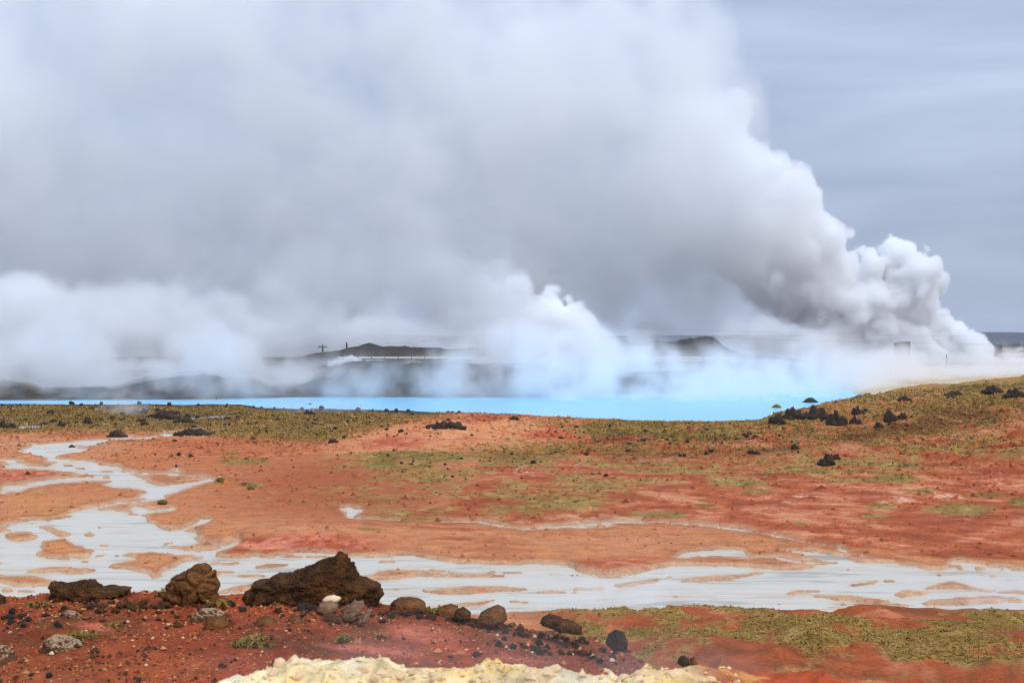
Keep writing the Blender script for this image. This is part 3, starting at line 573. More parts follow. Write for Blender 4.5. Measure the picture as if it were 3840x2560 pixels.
def steam(name, label, lo, hi, vox, mat, field):
    """a volume on the grid lo..hi; field(G, p) gives the density"""
    G = GN(name); vc = G.N.new('GeometryNodeVolumeCube')
    vc.inputs['Min'].default_value = lo; vc.inputs['Max'].default_value = hi
    for ax, r in zip('XYZ', [max(4, int((b - a) / vox)) for a, b in zip(lo, hi)]): vc.inputs['Resolution ' + ax].default_value = r
    G.l(field(G, G.P), vc.inputs['Density'])
    sm = G.N.new('GeometryNodeSetMaterial'); G.l(vc.outputs[0], sm.inputs[0]); sm.inputs['Material'].default_value = mat
    out = G.N.new('NodeGroupOutput'); G.l(sm.outputs[0], out.inputs[0])
    v = [(x, y, z) for x in (lo[0], hi[0]) for y in (lo[1], hi[1]) for z in (lo[2], hi[2])]
    me = bpy.data.meshes.new(name); me.from_pydata(v, [], [(0, 1, 3, 2), (4, 6, 7, 5), (0, 4, 5, 1), (2, 3, 7, 6), (0, 2, 6, 4), (1, 5, 7, 3)]); me.update(); me.materials.append(mat)
    o = link(name, me); md = o.modifiers.new('steam', 'NODES'); md.node_group = G.t
    return tag(o, label, 'steam', None, 'stuff')

def plume_field(D, top, bot, x0, x1, depth, edge, puffs, warp, dens, dmod=None, flow=0.0, zoom=None):
    """a drifting plume between an upper and a lower outline (photo columns/rows seen at distance D)"""
    k = D / FP
    def nx(px): return ((px - 1920) * k - x0) / (x1 - x0)
    def cz(pts): return [(nx(a), H - (b - HZ) * k) for a, b in pts]
    def f(G, p):
        w = G.noise(p, warp[0], 2.0, 0.5, True); w = G.v('SUBTRACT', w, (0.5, 0.5, 0.5)); q = G.v('ADD', p, G.v('SCALE', w, k=warp[1] * 2))
        X, Y, Z = G.xyz(q); t = G.m('DIVIDE', G.m('SUBTRACT', X, x0), x1 - x0, clamp=True)
        zt, zb = G.curve(t, cz(top)), G.curve(t, cz(bot))
        rz = G.m('MAXIMUM', G.m('MULTIPLY', G.m('SUBTRACT', zt, zb), 0.5), 0.3); zc = G.m('MULTIPLY', G.m('ADD', zt, zb), 0.5)
        a = G.m('DIVIDE', G.m('SUBTRACT', Z, zc), rz); ry = G.m('MAXIMUM', G.m('MINIMUM', G.m('MULTIPLY', rz, depth[0]), depth[1]), 0.5)
        b = G.m('DIVIDE', G.m('SUBTRACT', Y, D), ry)
        qq = G.m('SQRT', G.m('ADD', G.m('MULTIPLY', a, a), G.m('MULTIPLY', b, b)))
        sd = G.m('MULTIPLY', G.m('SUBTRACT', 1.0, qq), G.m('MINIMUM', rz, ry))
        sd0 = sd; lim = 0.42 * sum(a_ for _, a_ in puffs[:2])
        for size, amp in puffs:
            sd = G.m('ADD', sd, G.m('MULTIPLY', G.m('SUBTRACT', 0.55, G.puff(p, size)), amp))
        ed = edge if isinstance(edge, (int, float)) else G.curve(t, [(nx(a_), b_) for a_, b_ in edge])
        d = G.m('MULTIPLY', G.m('DIVIDE', sd, ed, clamp=True), G.ramp(sd0, -lim, -0.55 * lim))
        dd = G.curve(t, [(nx(a_), b_) for a_, b_ in dens])
        d = G.m('MULTIPLY', d, dd)
        if dmod: 
            for size, lo_, hi_, a_, b_ in dmod: d = G.m('MULTIPLY', d, G.ramp(G.noise(p, size, 3.0, 0.55, off=3.1 * size), a_, b_, lo_, hi_))
        return d
    return f

M_st = steam_mat('steam_dense', 1.0)
M_so = steam_mat('steam_soft', 1.0, (1.0, 1.0, 1.0), 0.0)

# the power station's plume: crisp cauliflower head at the right, softening as it drifts left
k1 = 950 / FP
T1 = [(2450, 300), (2600, 330), (2740, 370), (2800, 450), (2860, 530), (2960, 640), (3060, 775), (3140, 895), (3165, 955), (3300, 965), (3430, 990), (3490, 1020), (3510, 1100), (3575, 1150), (3612, 1215), (3630, 1265), (3655, 1295), (3680, 1335), (3740, 1375), (4000, 1410)]
B1 = [(2450, 930), (2600, 1010), (2750, 1090), (2900, 1165), (3050, 1225), (3200, 1272), (3330, 1310), (3380, 1345), (3450, 1400), (3700, 1440), (4000, 1450)]
x0, x1 = (2450 - 1920) * k1, (3960 - 1920) * k1
steam('steam_plume', 'huge white billowing steam plume rising left from the grey chimneys at the right', (x0, 880, -2), (x1, 1020, 190), 1.25, M_st,
      plume_field(950, T1, B1, x0, x1, (0.75, 48), [(2450, 24), (2600, 10), (2700, 3.5), (2850, 1.8), (3200, 1.3), (4000, 1.2)], [(40, 28), (18, 19), (8, 9.0), (3.6, 3.2)], (60, 5), [(2450, 0.016), (2650, 0.026), (2760, 0.05), (2880, 0.085), (3000, 0.14), (3150, 0.30), (3300, 0.46), (4000, 0.5)]))
# the drifting cloud that fills the left of the sky
k2 = 1000 / FP
T2 = [(-1600, -700), (0, -600), (1500, -500), (2300, -300), (2600, -150), (2750, 60), (2830, 330), (2900, 600), (2950, 800)]
B2 = [(-1600, 1480), (-200, 1480), (800, 1470), (1300, 1420), (1700, 1390), (2100, 1370), (2400, 1360), (2600, 1330), (2800, 1260), (2950, 1180)]
x0, x1 = (-1500 - 1920) * k2, (2950 - 1920) * k2
steam('steam_cloud', 'vast soft pale steam cloud drifting across the left and top of the sky', (x0, 850, -2), (x1, 1150, 340), 5.0, M_so,
      plume_field(1000, T2, B2, x0, x1, (0.55, 110), [(-1600, 46), (1500, 34), (2400, 24), (2700, 24), (2950, 20)], [(110, 80), (46, 50), (20, 26)], (150, 44), [(-1600, 0.016), (0, 0.016), (1200, 0.014), (1800, 0.017), (2300, 0.017), (2600, 0.011), (2950, 0.008)], [(110, 0.15, 1.6, 0.38, 0.62), (42, 0.25, 1.6, 0.38, 0.62)]))
# the vent in the middle
k3 = 430 / FP
T3 = [(800, 800), (1100, 800), (1300, 800), (1500, 810), (1650, 860), (1780, 940), (1850, 965), (1930, 975), (1985, 1040), (2010, 1110), (2080, 1120), (2140, 1135), (2190, 1170), (2225, 1225), (2262, 1295), (2290, 1340), (2310, 1372)]
B3 = [(800, 1180), (1100, 1230), (1300, 1250), (1500, 1260), (1700, 1330), (1850, 1400), (2000, 1400), (2120, 1400), (2200, 1400), (2260, 1395), (2310, 1385)]
x0, x1 = (780 - 1920) * k3, (2325 - 1920) * k3
steam('steam_plume', 'white cauliflower steam plume rising behind the middle of the blue lagoon', (x0, 405, 0), (x1, 458, 58), 0.5, M_st,
      plume_field(430, T3, B3, x0, x1, (0.7, 15), [(780, 22), (1300, 16), (1700, 9), (1880, 3.5), (1980, 1.4), (2150, 0.7), (2310, 0.5)], [(9, 5.5), (4.0, 3.6), (1.9, 1.7), (0.9, 0.6)], (18, 2.0), [(780, 0.006), (1000, 0.02), (1300, 0.035), (1600, 0.05), (1850, 0.09), (1960, 0.25), (2060, 0.8), (2310, 1.4)], [(14, 0.3, 1.3, 0.35, 0.62)]))
# a small jet above the dark mound
k4 = 432 / FP
T4 = [(1250, 1345), (1290, 1338), (1330, 1335), (1360, 1352), (1390, 1358), (1420, 1372), (1452, 1384)]
B4 = [(1250, 1410), (1300, 1402), (1350, 1392), (1400, 1389), (1452, 1388)]
x0, x1 = (1230 - 1920) * k4, (1455 - 1920) * k4
steam('steam_jet', 'small white steam jet blowing left above the dark flat-topped mound', (x0, 428, 3), (x1, 437, 11), 0.2, M_st,
      plume_field(432, T4, B4, x0, x1, (0.9, 2.5), 0.4, [(1.9, 1.2), (0.9, 0.6), (0.45, 0.25)], (4, 0.5), [(1230, 0.3), (1290, 0.9), (1455, 1.2)]))

# mist coming off the lagoon: low rolling puffs with torn tops and gaps
def mist(near_u, far_pad, htop, dens, gap):
    def f(G, p):
        X, Y, Z = G.xyz(p); u = G.m('DIVIDE', X, Y); t = G.m('DIVIDE', G.m('ADD', u, 0.6), 1.2, clamp=True)
        cu = lambda pts: G.curve(t, [((a + 0.6) / 1.2, b) for a, b in pts])
        nd, ht, dd = cu(near_u), cu(htop), cu(dens)
        w = G.v('SUBTRACT', G.noise(p, 9.0, 3.0, 0.55, True), (0.5, 0.5, 0.5)); q = G.v('ADD', p, G.v('SCALE', w, k=9.0))
        big_ = G.noise(G.v('MULTIPLY', p, (1, 0.7, 0.5)), 24.0, 2.0, 0.5, off=29.0); md = G.noise(q, 8.0, 4.0, 0.6, off=5.0)
        sd = G.m('SUBTRACT', G.m('MULTIPLY', ht, G.ramp(big_, 0.38, 0.60, 0.05, 1.35)), Z)
        for size, amp in ((9.0, 9.0), (4.2, 4.5)): sd = G.m('ADD', sd, G.m('MULTIPLY', G.m('SUBTRACT', 0.55, G.puff(q, size)), amp))
        a = G.ramp(G.m('SUBTRACT', Y, nd), 0.0, 22.0); b = G.ramp(G.m('SUBTRACT', G.m('ADD', nd, far_pad), Y), 0.0, 60.0)
        d = G.m('MULTIPLY', G.ramp(sd, 0.0, 7.0), G.ramp(md, gap[0], gap[1], 0.05, 1.3))
        return G.m('MULTIPLY', G.m('MULTIPLY', a, b), G.m('MULTIPLY', d, dd))
    return f
M_mi = steam_mat('lagoon_mist', 1.0, (1.0, 1.0, 1.0), 0.0)
steam('steam_mist', 'bluish mist curling off the blue lagoon along its far shore', (-190, 296, -0.3), (260, 690, 38), 1.4, M_mi,
      mist([(-0.6, 318), (-0.25, 320), (-0.1, 324), (0.0, 322), (0.06, 308), (0.14, 304), (0.2, 318), (0.24, 350), (0.30, 440), (0.36, 500), (0.6, 540)], 170, [(-0.6, 16), (-0.36, 11), (-0.32, 20), (-0.27, 9), (-0.22, 15), (-0.17, 8), (-0.13, 7), (-0.05, 10), (0.02, 15), (0.08, 13), (0.14, 9), (0.2, 10), (0.28, 10), (0.36, 9), (0.6, 9)],
           [(-0.6, 0.085), (-0.3, 0.085), (-0.2, 0.08), (-0.13, 0.055), (-0.05, 0.08), (0.04, 0.12), (0.12, 0.11), (0.2, 0.09), (0.27, 0.075), (0.36, 0.06), (0.6, 0.05)], (0.40, 0.60)))
# a low bank of older steam over the lava plain
k5 = 760 / FP; x0, x1 = (-900 - 1920) * k5, (3500 - 1920) * k5
steam('steam_bank', 'low grey bank of steam over the lava plain behind the lagoon', (x0, 690, 0), (x1, 830, 60), 3.0, M_so,
      plume_field(760, [(-900, 1000), (500, 1060), (1100, 1150), (1700, 1190), (2150, 1235), (2260, 1330), (2600, 1330), (2720, 1230), (3000, 1200), (3300, 1260), (3500, 1300)], [(-900, 1440), (3500, 1440.5)], x0, x1, (1.2, 60), 9, [(26, 22), (11, 11)], (40, 8), [(-900, 0.06), (1100, 0.06), (1900, 0.06), (2180, 0.05), (2300, 0.0), (2600, 0.0), (2760, 0.06), (3180, 0.06), (3300, 0.0), (3500, 0.0)], [(30, 0.4, 1.3, 0.35, 0.62)]))

def wisp(c, r, size, lo_, hi_, dens):
    """a torn shred of steam: soft ellipsoid times noise"""
    def f(G, p):
        q = G.v('DIVIDE', G.v('SUBTRACT', p, c), r); n = G.N.new('ShaderNodeVectorMath'); n.operation = 'LENGTH'; G.l(q, n.inputs[0])
        return G.m('MULTIPLY', G.ramp(n.outputs['Value'], 1.0, 0.15), G.m('MULTIPLY', G.ramp(G.noise(p, size, 3.0, 0.55, off=7.3), lo_, hi_), dens))
    return f
def wisp_at(label, c, r, size, dens, vox, lo_=0.40, hi_=0.66):
    steam('steam_wisp', label, tuple(a - b for a, b in zip(c, r)), tuple(a + b for a, b in zip(c, r)), vox, M_mi, wisp(tuple(c), tuple(r), size, lo_, hi_, dens))
wisp_at('thin steam drifting over the red soil behind the yellow crust', (-0.6, 12.0, 9.15), (3.4, 2.4, 0.75), 0.7, 0.11, 0.09)
wisp_at('thin steam at the right end of the yellow crust by the black boulder', (1.35, 11.6, 9.0), (1.1, 1.2, 0.8), 0.5, 0.28, 0.07)
wisp_at('faint steam over the red ground at the right edge below the mud stream', (22.5, 63.0, 0.9), (4.5, 3.0, 1.8), 1.6, 0.35, 0.22)
wisp_at('faint steam hanging along the near edge of the grey mud stream', (5.0, 65.0, 0.7), (6.5, 2.5, 1.1), 1.6, 0.30, 0.2)
wisp_at('faint steam shreds rising from the grass behind the long pond', (-66.0, 243.0, 2.0), (6.0, 6.0, 3.6), 2.2, 0.14, 0.45)
wisp_at('faint steam drifting along the dark bank of the lagoon', (-33.0, 252.0, 1.2), (13.0, 5.0, 2.2), 2.5, 0.12, 0.4)
# steam already drifted off the lagoon, rising on the left
k6 = 480 / FP; x0, x1 = (-600 - 1920) * k6, (1250 - 1920) * k6
steam('steam_drift', 'pale drifting steam puffs rising behind the left part of the lagoon', (x0, 440, 2), (x1, 520, 62), 1.3, M_so,
      plume_field(480, [(-600, 900), (-100, 1040), (60, 1090), (190, 1200), (330, 1120), (520, 1230), (700, 1180), (850, 1080), (1050, 960), (1250, 900)], [(-600, 1390), (1250, 1330)], x0, x1, (0.9, 26), 8, [(20, 20), (9, 11), (4, 5)], (26, 9), [(-600, 0.05), (300, 0.05), (700, 0.04), (1000, 0.03), (1250, 0.02)], [(26, 0.15, 1.4, 0.38, 0.6)]))

# ------------------------------------------------------------------ rocks
import bmesh
_ico = {}
def ico(sub):
    if sub not in _ico:
        bm = bmesh.new(); bmesh.ops.create_icosphere(bm, subdivisions=sub, radius=1.0); bm.verts.ensure_lookup_table()
        _ico[sub] = (np.array([v.co[:] for v in bm.verts]), np.array([[v.index for v in f.verts] for f in bm.faces])); bm.free()
    return _ico[sub]

def n3(p, f, s, o=4, g=0.55, ridge=False):
    r = 0; a = 1.0; t = 0; q = p * f
    for i in range(o):
        k = (vn(q[:, 0] + 3.7 * q[:, 2], q[:, 1] - 2.9 * q[:, 2], s + i * 13) + vn(q[:, 1] + 1.3 * q[:, 0], q[:, 2] + 5.1, s + 5 + i * 13) + vn(q[:, 2] - 2.1 * q[:, 1], q[:, 0] + 9.3, s + 9 + i * 13)) / 1.9
        r = r + a * ((1 - 2 * np.abs(k)) if ridge else k); t += a; a *= g; q = q * 2.07
    return r / t

def facets(p, seed, n=9, keep=0.72):
    """cut the ball by random planes so that it breaks into flat faces"""
    rg = np.random.default_rng(seed); p = p.copy()
    for _ in range(n):
        v = rg.normal(size=3); v /= np.linalg.norm(v); h = rg.uniform(keep, 0.95); s = p @ v; k = s > h; p[k] -= np.outer(s[k] - h, v) * 0.9
    return p

def rock_mesh(name, seed, sub=3, size=(1, 1, 1), jag=0.25, rough=0.10, nf=8, cuts=8, ridge=True, mat=None, keep=0.62):
    """a broken stone resting on z = 0, unit size times `size`"""
    d, F = ico(sub); p = facets(d, seed, cuts, keep)
    p = p * (1 + jag * n3(d, 1.3, seed, 4, 0.55, ridge)[:, None] + rough * n3(d, nf, seed + 40, 3, 0.6)[:, None])
    lo, hi = p.min(0), p.max(0); p = (p - (lo + hi) / 2) / (hi - lo); p[:, 2] += 0.5
    p[:, 2] = np.where(p[:, 2] < 0.06, 0.06 * (p[:, 2] / 0.06), p[:, 2]); p = p * np.array(size)
    me = mesh_np(name, p, F, smooth=sub >= 4)
    if mat: me.materials.append(mat)
    return me

def shaped_mesh(name, seed, prof, scale, depth, sub=6, rough=0.02, lumps=0.0, strata=0.0, mat=None, boxy=0.55, fine=0.010):
    """a rock whose outline seen from the path follows prof (photo pixels), with its own depth"""
    P = np.array(prof, float); c = np.array([(P[:, 0].min() + P[:, 0].max()) / 2, P[:, 1].max() - 0.42 * (P[:, 1].max() - P[:, 1].min())])
    Q = np.stack([(P[:, 0] - c[0]), (c[1] - P[:, 1])], 1) * scale
    d, F = ico(sub); ph = np.arctan2(d[:, 2], d[:, 0]); rho = np.full(len(ph), 1e9); cx, cy_ = np.cos(ph), np.sin(ph)
    for a, b in zip(Q, np.roll(Q, -1, 0)):
        e = b - a; den = cx * e[1] - cy_ * e[0]; den = np.where(np.abs(den) < 1e-12, 1e-12, den)
        t = (a[0] * e[1] - a[1] * e[0]) / den; s_ = (a[0] * cy_ - a[1] * cx) / den
        k = (t > 0) & (s_ >= -1e-6) & (s_ <= 1 + 1e-6); rho = np.where(k, np.minimum(rho, t), rho)
    rho = np.where(rho > 1e8, np.median(rho[rho < 1e8]), rho)
    rxz = np.hypot(d[:, 0], d[:, 2]); f = np.clip(rxz, 0, 1) ** boxy
    p = np.stack([rho * cx * f, depth * 0.5 * d[:, 1] * (0.55 + 0.45 * np.clip(1 - 0.6 * d[:, 2], 0.3, 1.6)), rho * cy_ * f], 1)
    S = (P[:, 0].max() - P[:, 0].min()) * scale
    nrm = d / np.array([S, depth, S * 0.6]); nrm /= np.linalg.norm(nrm, axis=1)[:, None]
    if lumps:      # rounded blocks with dark seams between them
        rg = np.random.default_rng(seed); cs = p[rg.integers(0, len(p), 46)] ; dm_ = np.sort(np.linalg.norm((p[:, None] - cs[None]) * np.array([1, .7, 1]), axis=2), 1)
        p = p + nrm * (lumps * (np.clip((dm_[:, 1] - dm_[:, 0]) / (S * 0.05), 0, 1) ** 0.6 - 0.5))[:, None]
    if strata: p = p + nrm * (strata * vn(p[:, 0] / (S * 0.3), (p[:, 2] - 0.25 * p[:, 0]) / (S * 0.018), seed))[:, None]
    p = p + nrm * (rough * S * n3(p / S, 7, seed, 4, 0.6, True) + fine * S * n3(p / S, 32, seed + 3, 3, 0.7, True))[:, None]
    me = mesh_np(name, p, F)
    if mat: me.materials.append(mat)
    return me, c

def C1(r, g, b): return tuple(lin(r, g, b) / E)
M_lava = rocky('lava_rock', C1(44, 38, 36), C1(86, 74, 66), 2.0, C1(120, 104, 82), bump=0.8, bdist=0.10)
M_brown = rocky('brown_scoria', C1(78, 48, 26), C1(142, 96, 54), 4.0, C1(170, 120, 68), bump=1.0, bdist=0.04)
M_dark = rocky('dark_scoria', C1(46, 30, 16), C1(110, 72, 38), 5.0, C1(136, 98, 50), bump=1.0, bdist=0.05)
M_pale = rocky('pale_crusted_stone', C1(84, 54, 38), C1(126, 86, 62), 7.0, C1(206, 174, 142), bump=1.0, bdist=0.03, top=C1(190, 164, 134))
M_grey = rocky('grey_banded_stone', C1(100, 74, 60), C1(160, 128, 104), 7.0, C1(190, 160, 132), bump=0.8, bdist=0.012)
M_cream = rocky('cream_stone', C1(236, 200, 160), C1(246, 224, 188), 8.0, bump=0.4, bdist=0.01)
M_orng = rocky('orange_stone', C1(214, 112, 66), C1(236, 150, 96), 10.0, bump=0.4, bdist=0.01)
M_black = rocky('black_stone', C1(36, 32, 30), C1(74, 64, 56), 8.0, bump=0.7, bdist=0.01)

def big_rock(name, label, prof, d, depth, mat, cat='rock', **k):
    me, c = shaped_mesh(name, k.pop('seed', 3), prof, d / FP, depth, mat=mat, **k)
    o = link(name, me); o.location = ((c[0] - 1920) / FP * d, d, H - (c[1] - HZ) / FP * d); return tag(o, label, cat)

big_rock('wedge_rock', 'large dark brown wedge-shaped lava rock with a peak, on the ridge', [(926,2240),(932,2216),(962,2204),(956,2180),(978,2184),(1012,2178),(1040,2160),(1092,2160),(1130,2142),(1180,2118),(1225,2100),(1254,2094),(1258,2082),(1296,2088),(1302,2112),(1325,2134),(1345,2168),(1385,2182),(1410,2190),(1424,2218),(1414,2240),(1412,2275),(1300,2292),(1100,2276),(935,2258)], 15.9, 0.95, M_dark, seed=5, rough=0.026, strata=0.02, fine=0.018, sub=7)
big_rock('lumpy_boulder', 'brown boulder of rounded lumps left of the wedge-shaped rock', [(628,2222),(636,2196),(660,2172),(700,2152),(735,2128),(765,2124),(784,2142),(800,2152),(797,2170),(809,2198),(800,2216),(806,2246),(760,2262),(680,2262),(634,2250)], 15.7, 0.55, M_brown, seed=8, rough=0.02, lumps=0.07, fine=0.014, sub=6)
big_rock('jagged_slab', 'low jagged dark slab on the ridge, left of the lumpy boulder', [(150,2278),(172,2250),(196,2236),(208,2214),(196,2196),(204,2186),(232,2194),(262,2196),(300,2190),(340,2186),(372,2200),(420,2206),(480,2208),(470,2228),(360,2240),(310,2262),(240,2286)], 15.8, 0.6, M_dark, seed=12, rough=0.045, strata=0.014, fine=0.02, sub=6)
big_rock('cut_off_rock', 'dark rock cut off by the left edge of the picture', [(-90,2320),(-90,2222),(-10,2226),(10,2240),(16,2262),(30,2288),(24,2315)], 15.4, 0.4, M_dark, seed=14, rough=0.03, sub=5)
big_rock('capped_rock', 'upright rock with a pale crusted top beside a pink patch of soil', [(228,2372),(236,2345),(238,2305),(254,2291),(284,2294),(306,2316),(311,2340),(328,2372),(280,2380)], 14.4, 0.26, M_pale, seed=17, rough=0.055, fine=0.014, sub=5)
big_rock('crust_slab', 'flat slab of whitish lichen-like crust below the upright capped rock', [(168,2450),(176,2400),(206,2384),(246,2390),(300,2416),(336,2456),(300,2472),(216,2478)], 13.3, 0.5, M_pale, seed=19, rough=0.055, fine=0.014, sub=5, boxy=0.8)
big_rock('crust_slab', 'pale crusted slab at the left edge of the picture', [(-60,2520),(-60,2425),(10,2424),(40,2450),(62,2490),(30,2515)], 12.8, 0.45, M_pale, seed=20, rough=0.055, fine=0.014, sub=5, boxy=0.8)
big_rock('crusted_stone', 'pitted stone with a white crust on top behind a round brown boulder', [(716,2345),(722,2312),(760,2286),(800,2284),(845,2300),(852,2330),(800,2362),(740,2368)], 14.6, 0.3, M_pale, seed=22, rough=0.055, fine=0.014, sub=5)
big_rock('round_boulder', 'round brown boulder with a white-flecked left side', [(768,2352),(776,2322),(806,2308),(840,2316),(858,2340),(840,2366),(800,2374)], 14.2, 0.22, M_brown, seed=24, rough=0.03, fine=0.016, sub=5)
big_rock('egg_boulder', 'smooth egg-shaped brown boulder lying on its side in the red soil', [(958,2345),(964,2318),(996,2304),(1026,2318),(1050,2352),(1044,2374),(1014,2374),(980,2360)], 14.2, 0.24, M_brown, seed=26, rough=0.022, fine=0.014, sub=5)
big_rock('blocky_boulder', 'small blocky brown boulder right of the egg-shaped one', [(1080,2348),(1084,2312),(1104,2300),(1124,2312),(1140,2344),(1124,2356),(1094,2356)], 14.4, 0.16, M_brown, seed=28, rough=0.03, fine=0.016, sub=5)
big_rock('banded_stone', 'tilted greyish banded stone below the right end of the wedge-shaped rock', [(1284,2306),(1296,2280),(1330,2252),(1362,2254),(1366,2276),(1340,2310),(1310,2328),(1290,2322)], 14.9, 0.26, M_grey, seed=30, rough=0.012, strata=0.016, sub=5)
big_rock('banded_stone', 'thin greyish splinter leaning against the tilted banded stone', [(1338,2340),(1352,2316),(1384,2280),(1396,2288),(1384,2316),(1356,2346)], 14.8, 0.16, M_grey, seed=31, rough=0.015, strata=0.012, sub=5)
big_rock('cream_stone', 'flat cream-coloured stone below the peak of the wedge-shaped rock', [(1208,2250),(1222,2236),(1250,2230),(1280,2240),(1270,2254),(1236,2262)], 15.2, 0.16, M_cream, seed=33, rough=0.02, sub=4)
big_rock('crumbly_stone', 'crumbly grey stone below the flat cream-coloured stone', [(1190,2290),(1200,2262),(1240,2252),(1268,2266),(1262,2288),(1230,2302)], 15.0, 0.2, M_grey, seed=35, rough=0.05, sub=5)
big_rock('long_crust', 'long low pale crusted stone below the round brown boulder', [(610,2402),(640,2390),(700,2404),(760,2398),(796,2424),(780,2446),(740,2434),(680,2424),(630,2412)], 13.6, 0.25, M_pale, seed=37, rough=0.03, sub=5)
big_rock('knob_rock', 'dark knob at the right end of the long crusted stone', [(752,2452),(760,2424),(790,2418),(800,2440),(790,2458)], 13.4, 0.14, M_black, seed=39, rough=0.03, sub=4)
big_rock('ridge_rock', 'flat-topped brown rock on the ridge right of the wedge-shaped rock', [(1468,2290),(1476,2256),(1500,2244),(1560,2246),(1588,2256),(1596,2286),(1540,2296)], 15.8, 0.35, M_brown, seed=41, rough=0.055, fine=0.022, boxy=0.4, sub=5)
big_rock('ridge_rock', 'low lumpy brown rock in the middle of the ridge crest', [(1636,2308),(1646,2280),(1690,2266),(1716,2276),(1712,2306),(1670,2316)], 15.8, 0.3, M_brown, seed=43, rough=0.055, fine=0.022, boxy=0.4, sub=5)
big_rock('ridge_rock', 'grey-brown lump touching the low lumpy rock on the ridge crest', [(1706,2316),(1714,2286),(1738,2276),(1764,2296),(1762,2318)], 15.7, 0.22, M_dark, seed=44, rough=0.055, fine=0.022, boxy=0.4, sub=4)
big_rock('ridge_rock', 'rounded tan-brown rock standing out against the grey mud stream', [(1790,2336),(1806,2300),(1836,2282),(1868,2270),(1890,2282),(1898,2320),(1850,2342)], 15.8, 0.32, M_brown, seed=46, rough=0.055, fine=0.022, boxy=0.4, sub=5)
big_rock('tilted_slab', 'dark tilted slab on the falling right part of the ridge', [(2024,2336),(2036,2316),(2064,2304),(2110,2322),(2150,2334),(2178,2346),(2182,2372),(2140,2366),(2080,2352)], 15.6, 0.4, M_dark, seed=48, rough=0.03, strata=0.01, sub=5)
big_rock('dark_knob', 'dark rounded rock at the lower right end of the ridge', [(2274,2410),(2284,2378),(2310,2362),(2338,2374),(2352,2410),(2346,2436),(2300,2432)], 15.0, 0.24, M_black, seed=50, rough=0.055, fine=0.022, boxy=0.4, sub=5)
big_rock('black_boulder', 'black round boulder just behind the yellow crust at the right', [(2540,2484),(2548,2464),(2566,2457),(2584,2470),(2586,2492),(2556,2496)], 11.0, 0.10, M_black, seed=52, rough=0.02, sub=4)
big_rock('brown_boulder', 'narrow brown boulder leaning right of the black round boulder', [(2588,2490),(2590,2466),(2602,2460),(2616,2484),(2614,2494)], 11.0, 0.08, M_brown, seed=53, rough=0.02, sub=4)

# smaller loose stones on the slope: shared meshes, one object each
def family(name, n, mat, sub=2, **k): return [rock_mesh(name, 100 + 7 * i + hash_of(name), sub, mat=mat, **k) for i in range(n)]
def hash_of(s): return sum(ord(c) * (i + 1) for i, c in enumerate(s)) % 500
FAM = {'black': family('black_stone', 6, M_black, 3, jag=0.42, rough=0.2, cuts=12, keep=0.45), 'brown': family('brown_stone', 5, M_brown, 3, jag=0.34, rough=0.14, cuts=12, keep=0.45), 'pale': family('pale_stone', 4, M_pale, 3, jag=0.4, rough=0.2, cuts=10, keep=0.5), 'orange': family('orange_stone', 3, M_orng, 2, jag=0.15, cuts=12), 'cream': family('cream_stone', 3, M_cream, 2, jag=0.15, cuts=12),
       'lava': family('lava_rock', 8, M_lava, 3, jag=0.42, rough=0.16, nf=5, cuts=6)}
def stone(kind, px, py, wpx, label, group, hr=0.7, name=None, dmin=0, rg=rng, dep=None, sink=0.3):
    q = at(px, py, dmin); s = wpx * q.y / FP; me = FAM[kind][int(rg.integers(len(FAM[kind])))]
    o = link(name or me.name.split('.')[0], me); o.location = (q.x, q.y + s * 0.3, q.z - sink * s * hr); o.rotation_euler = (rg.uniform(-.15, .15), rg.uniform(-.15, .15), rg.uniform(0, 6.28)); o.scale = (s, s * (dep or rg.uniform(.7, 1.1)), s * hr * rg.uniform(0.85, 1.2))
    LOOSE.append((o, px, py, {'lava': 'dark lava rock', 'black': 'black stone', 'brown': 'brown stone', 'pale': 'pale crusted stone', 'orange': 'orange stone', 'cream': 'cream chip'}[kind] if name != 'crust_lump' else 'cream crust lump', dmin > 20))
    return tag(o, label, 'rock', group)

LM_NEAR = {'the wedge-shaped rock': (1170, 2200), 'the lumpy boulder': (720, 2195), 'the jagged slab': (310, 2230), 'the capped rock': (272, 2340), 'the flat pale crust slab': (250, 2435), 'the round boulder': (815, 2345), 'the egg-shaped boulder': (1005, 2342), 'the banded stone': (1328, 2290), 'the flat-topped ridge rock': (1532, 2268), 'the tan-brown ridge rock': (1846, 2305), 'the tilted slab': (2104, 2340), 'the dark knob': (2314, 2400), 'the long crusted stone': (700, 2415), 'the yellow crust': (1500, 2500)}
LM_FAR = {'the yellow sign': (2886, 1565), 'the long pond': (640, 1562), 'the small pond': (120, 1592), 'the lava heap on the flat': (435, 1626), 'the red mound': (3140, 1690), 'the salmon dome': (1750, 1635), 'the upright lava rock': (3340, 1562), 'the boulder pair': (3105, 1722), 'the skyline crag': (3722, 1460), 'the small pool by the lagoon': (2160, 1582), 'the pointed bank tip': (2200, 1575), 'the grassy tussock': (829, 1800), 'the long spiky lava rock': (3060, 1550), 'the left red mound': (1390, 1560), 'the reddish lava heap': (720, 1622)}
ORD = ['nearest', 'second nearest', 'third nearest', 'fourth nearest', 'fifth nearest', 'sixth nearest', 'seventh nearest', 'eighth nearest', 'ninth nearest', 'tenth nearest'] + [w_ + ' nearest' for w_ in 'eleventh twelfth thirteenth fourteenth fifteenth sixteenth seventeenth eighteenth nineteenth twentieth'.split()] + ['twenty-' + w_ + ' nearest' for w_ in 'first second third fourth fifth sixth seventh eighth ninth'.split()] + ['thirtieth nearest'] + ['thirty-' + w_ + ' nearest' for w_ in 'first second third fourth fifth sixth seventh eighth ninth'.split()]
LOOSE = []
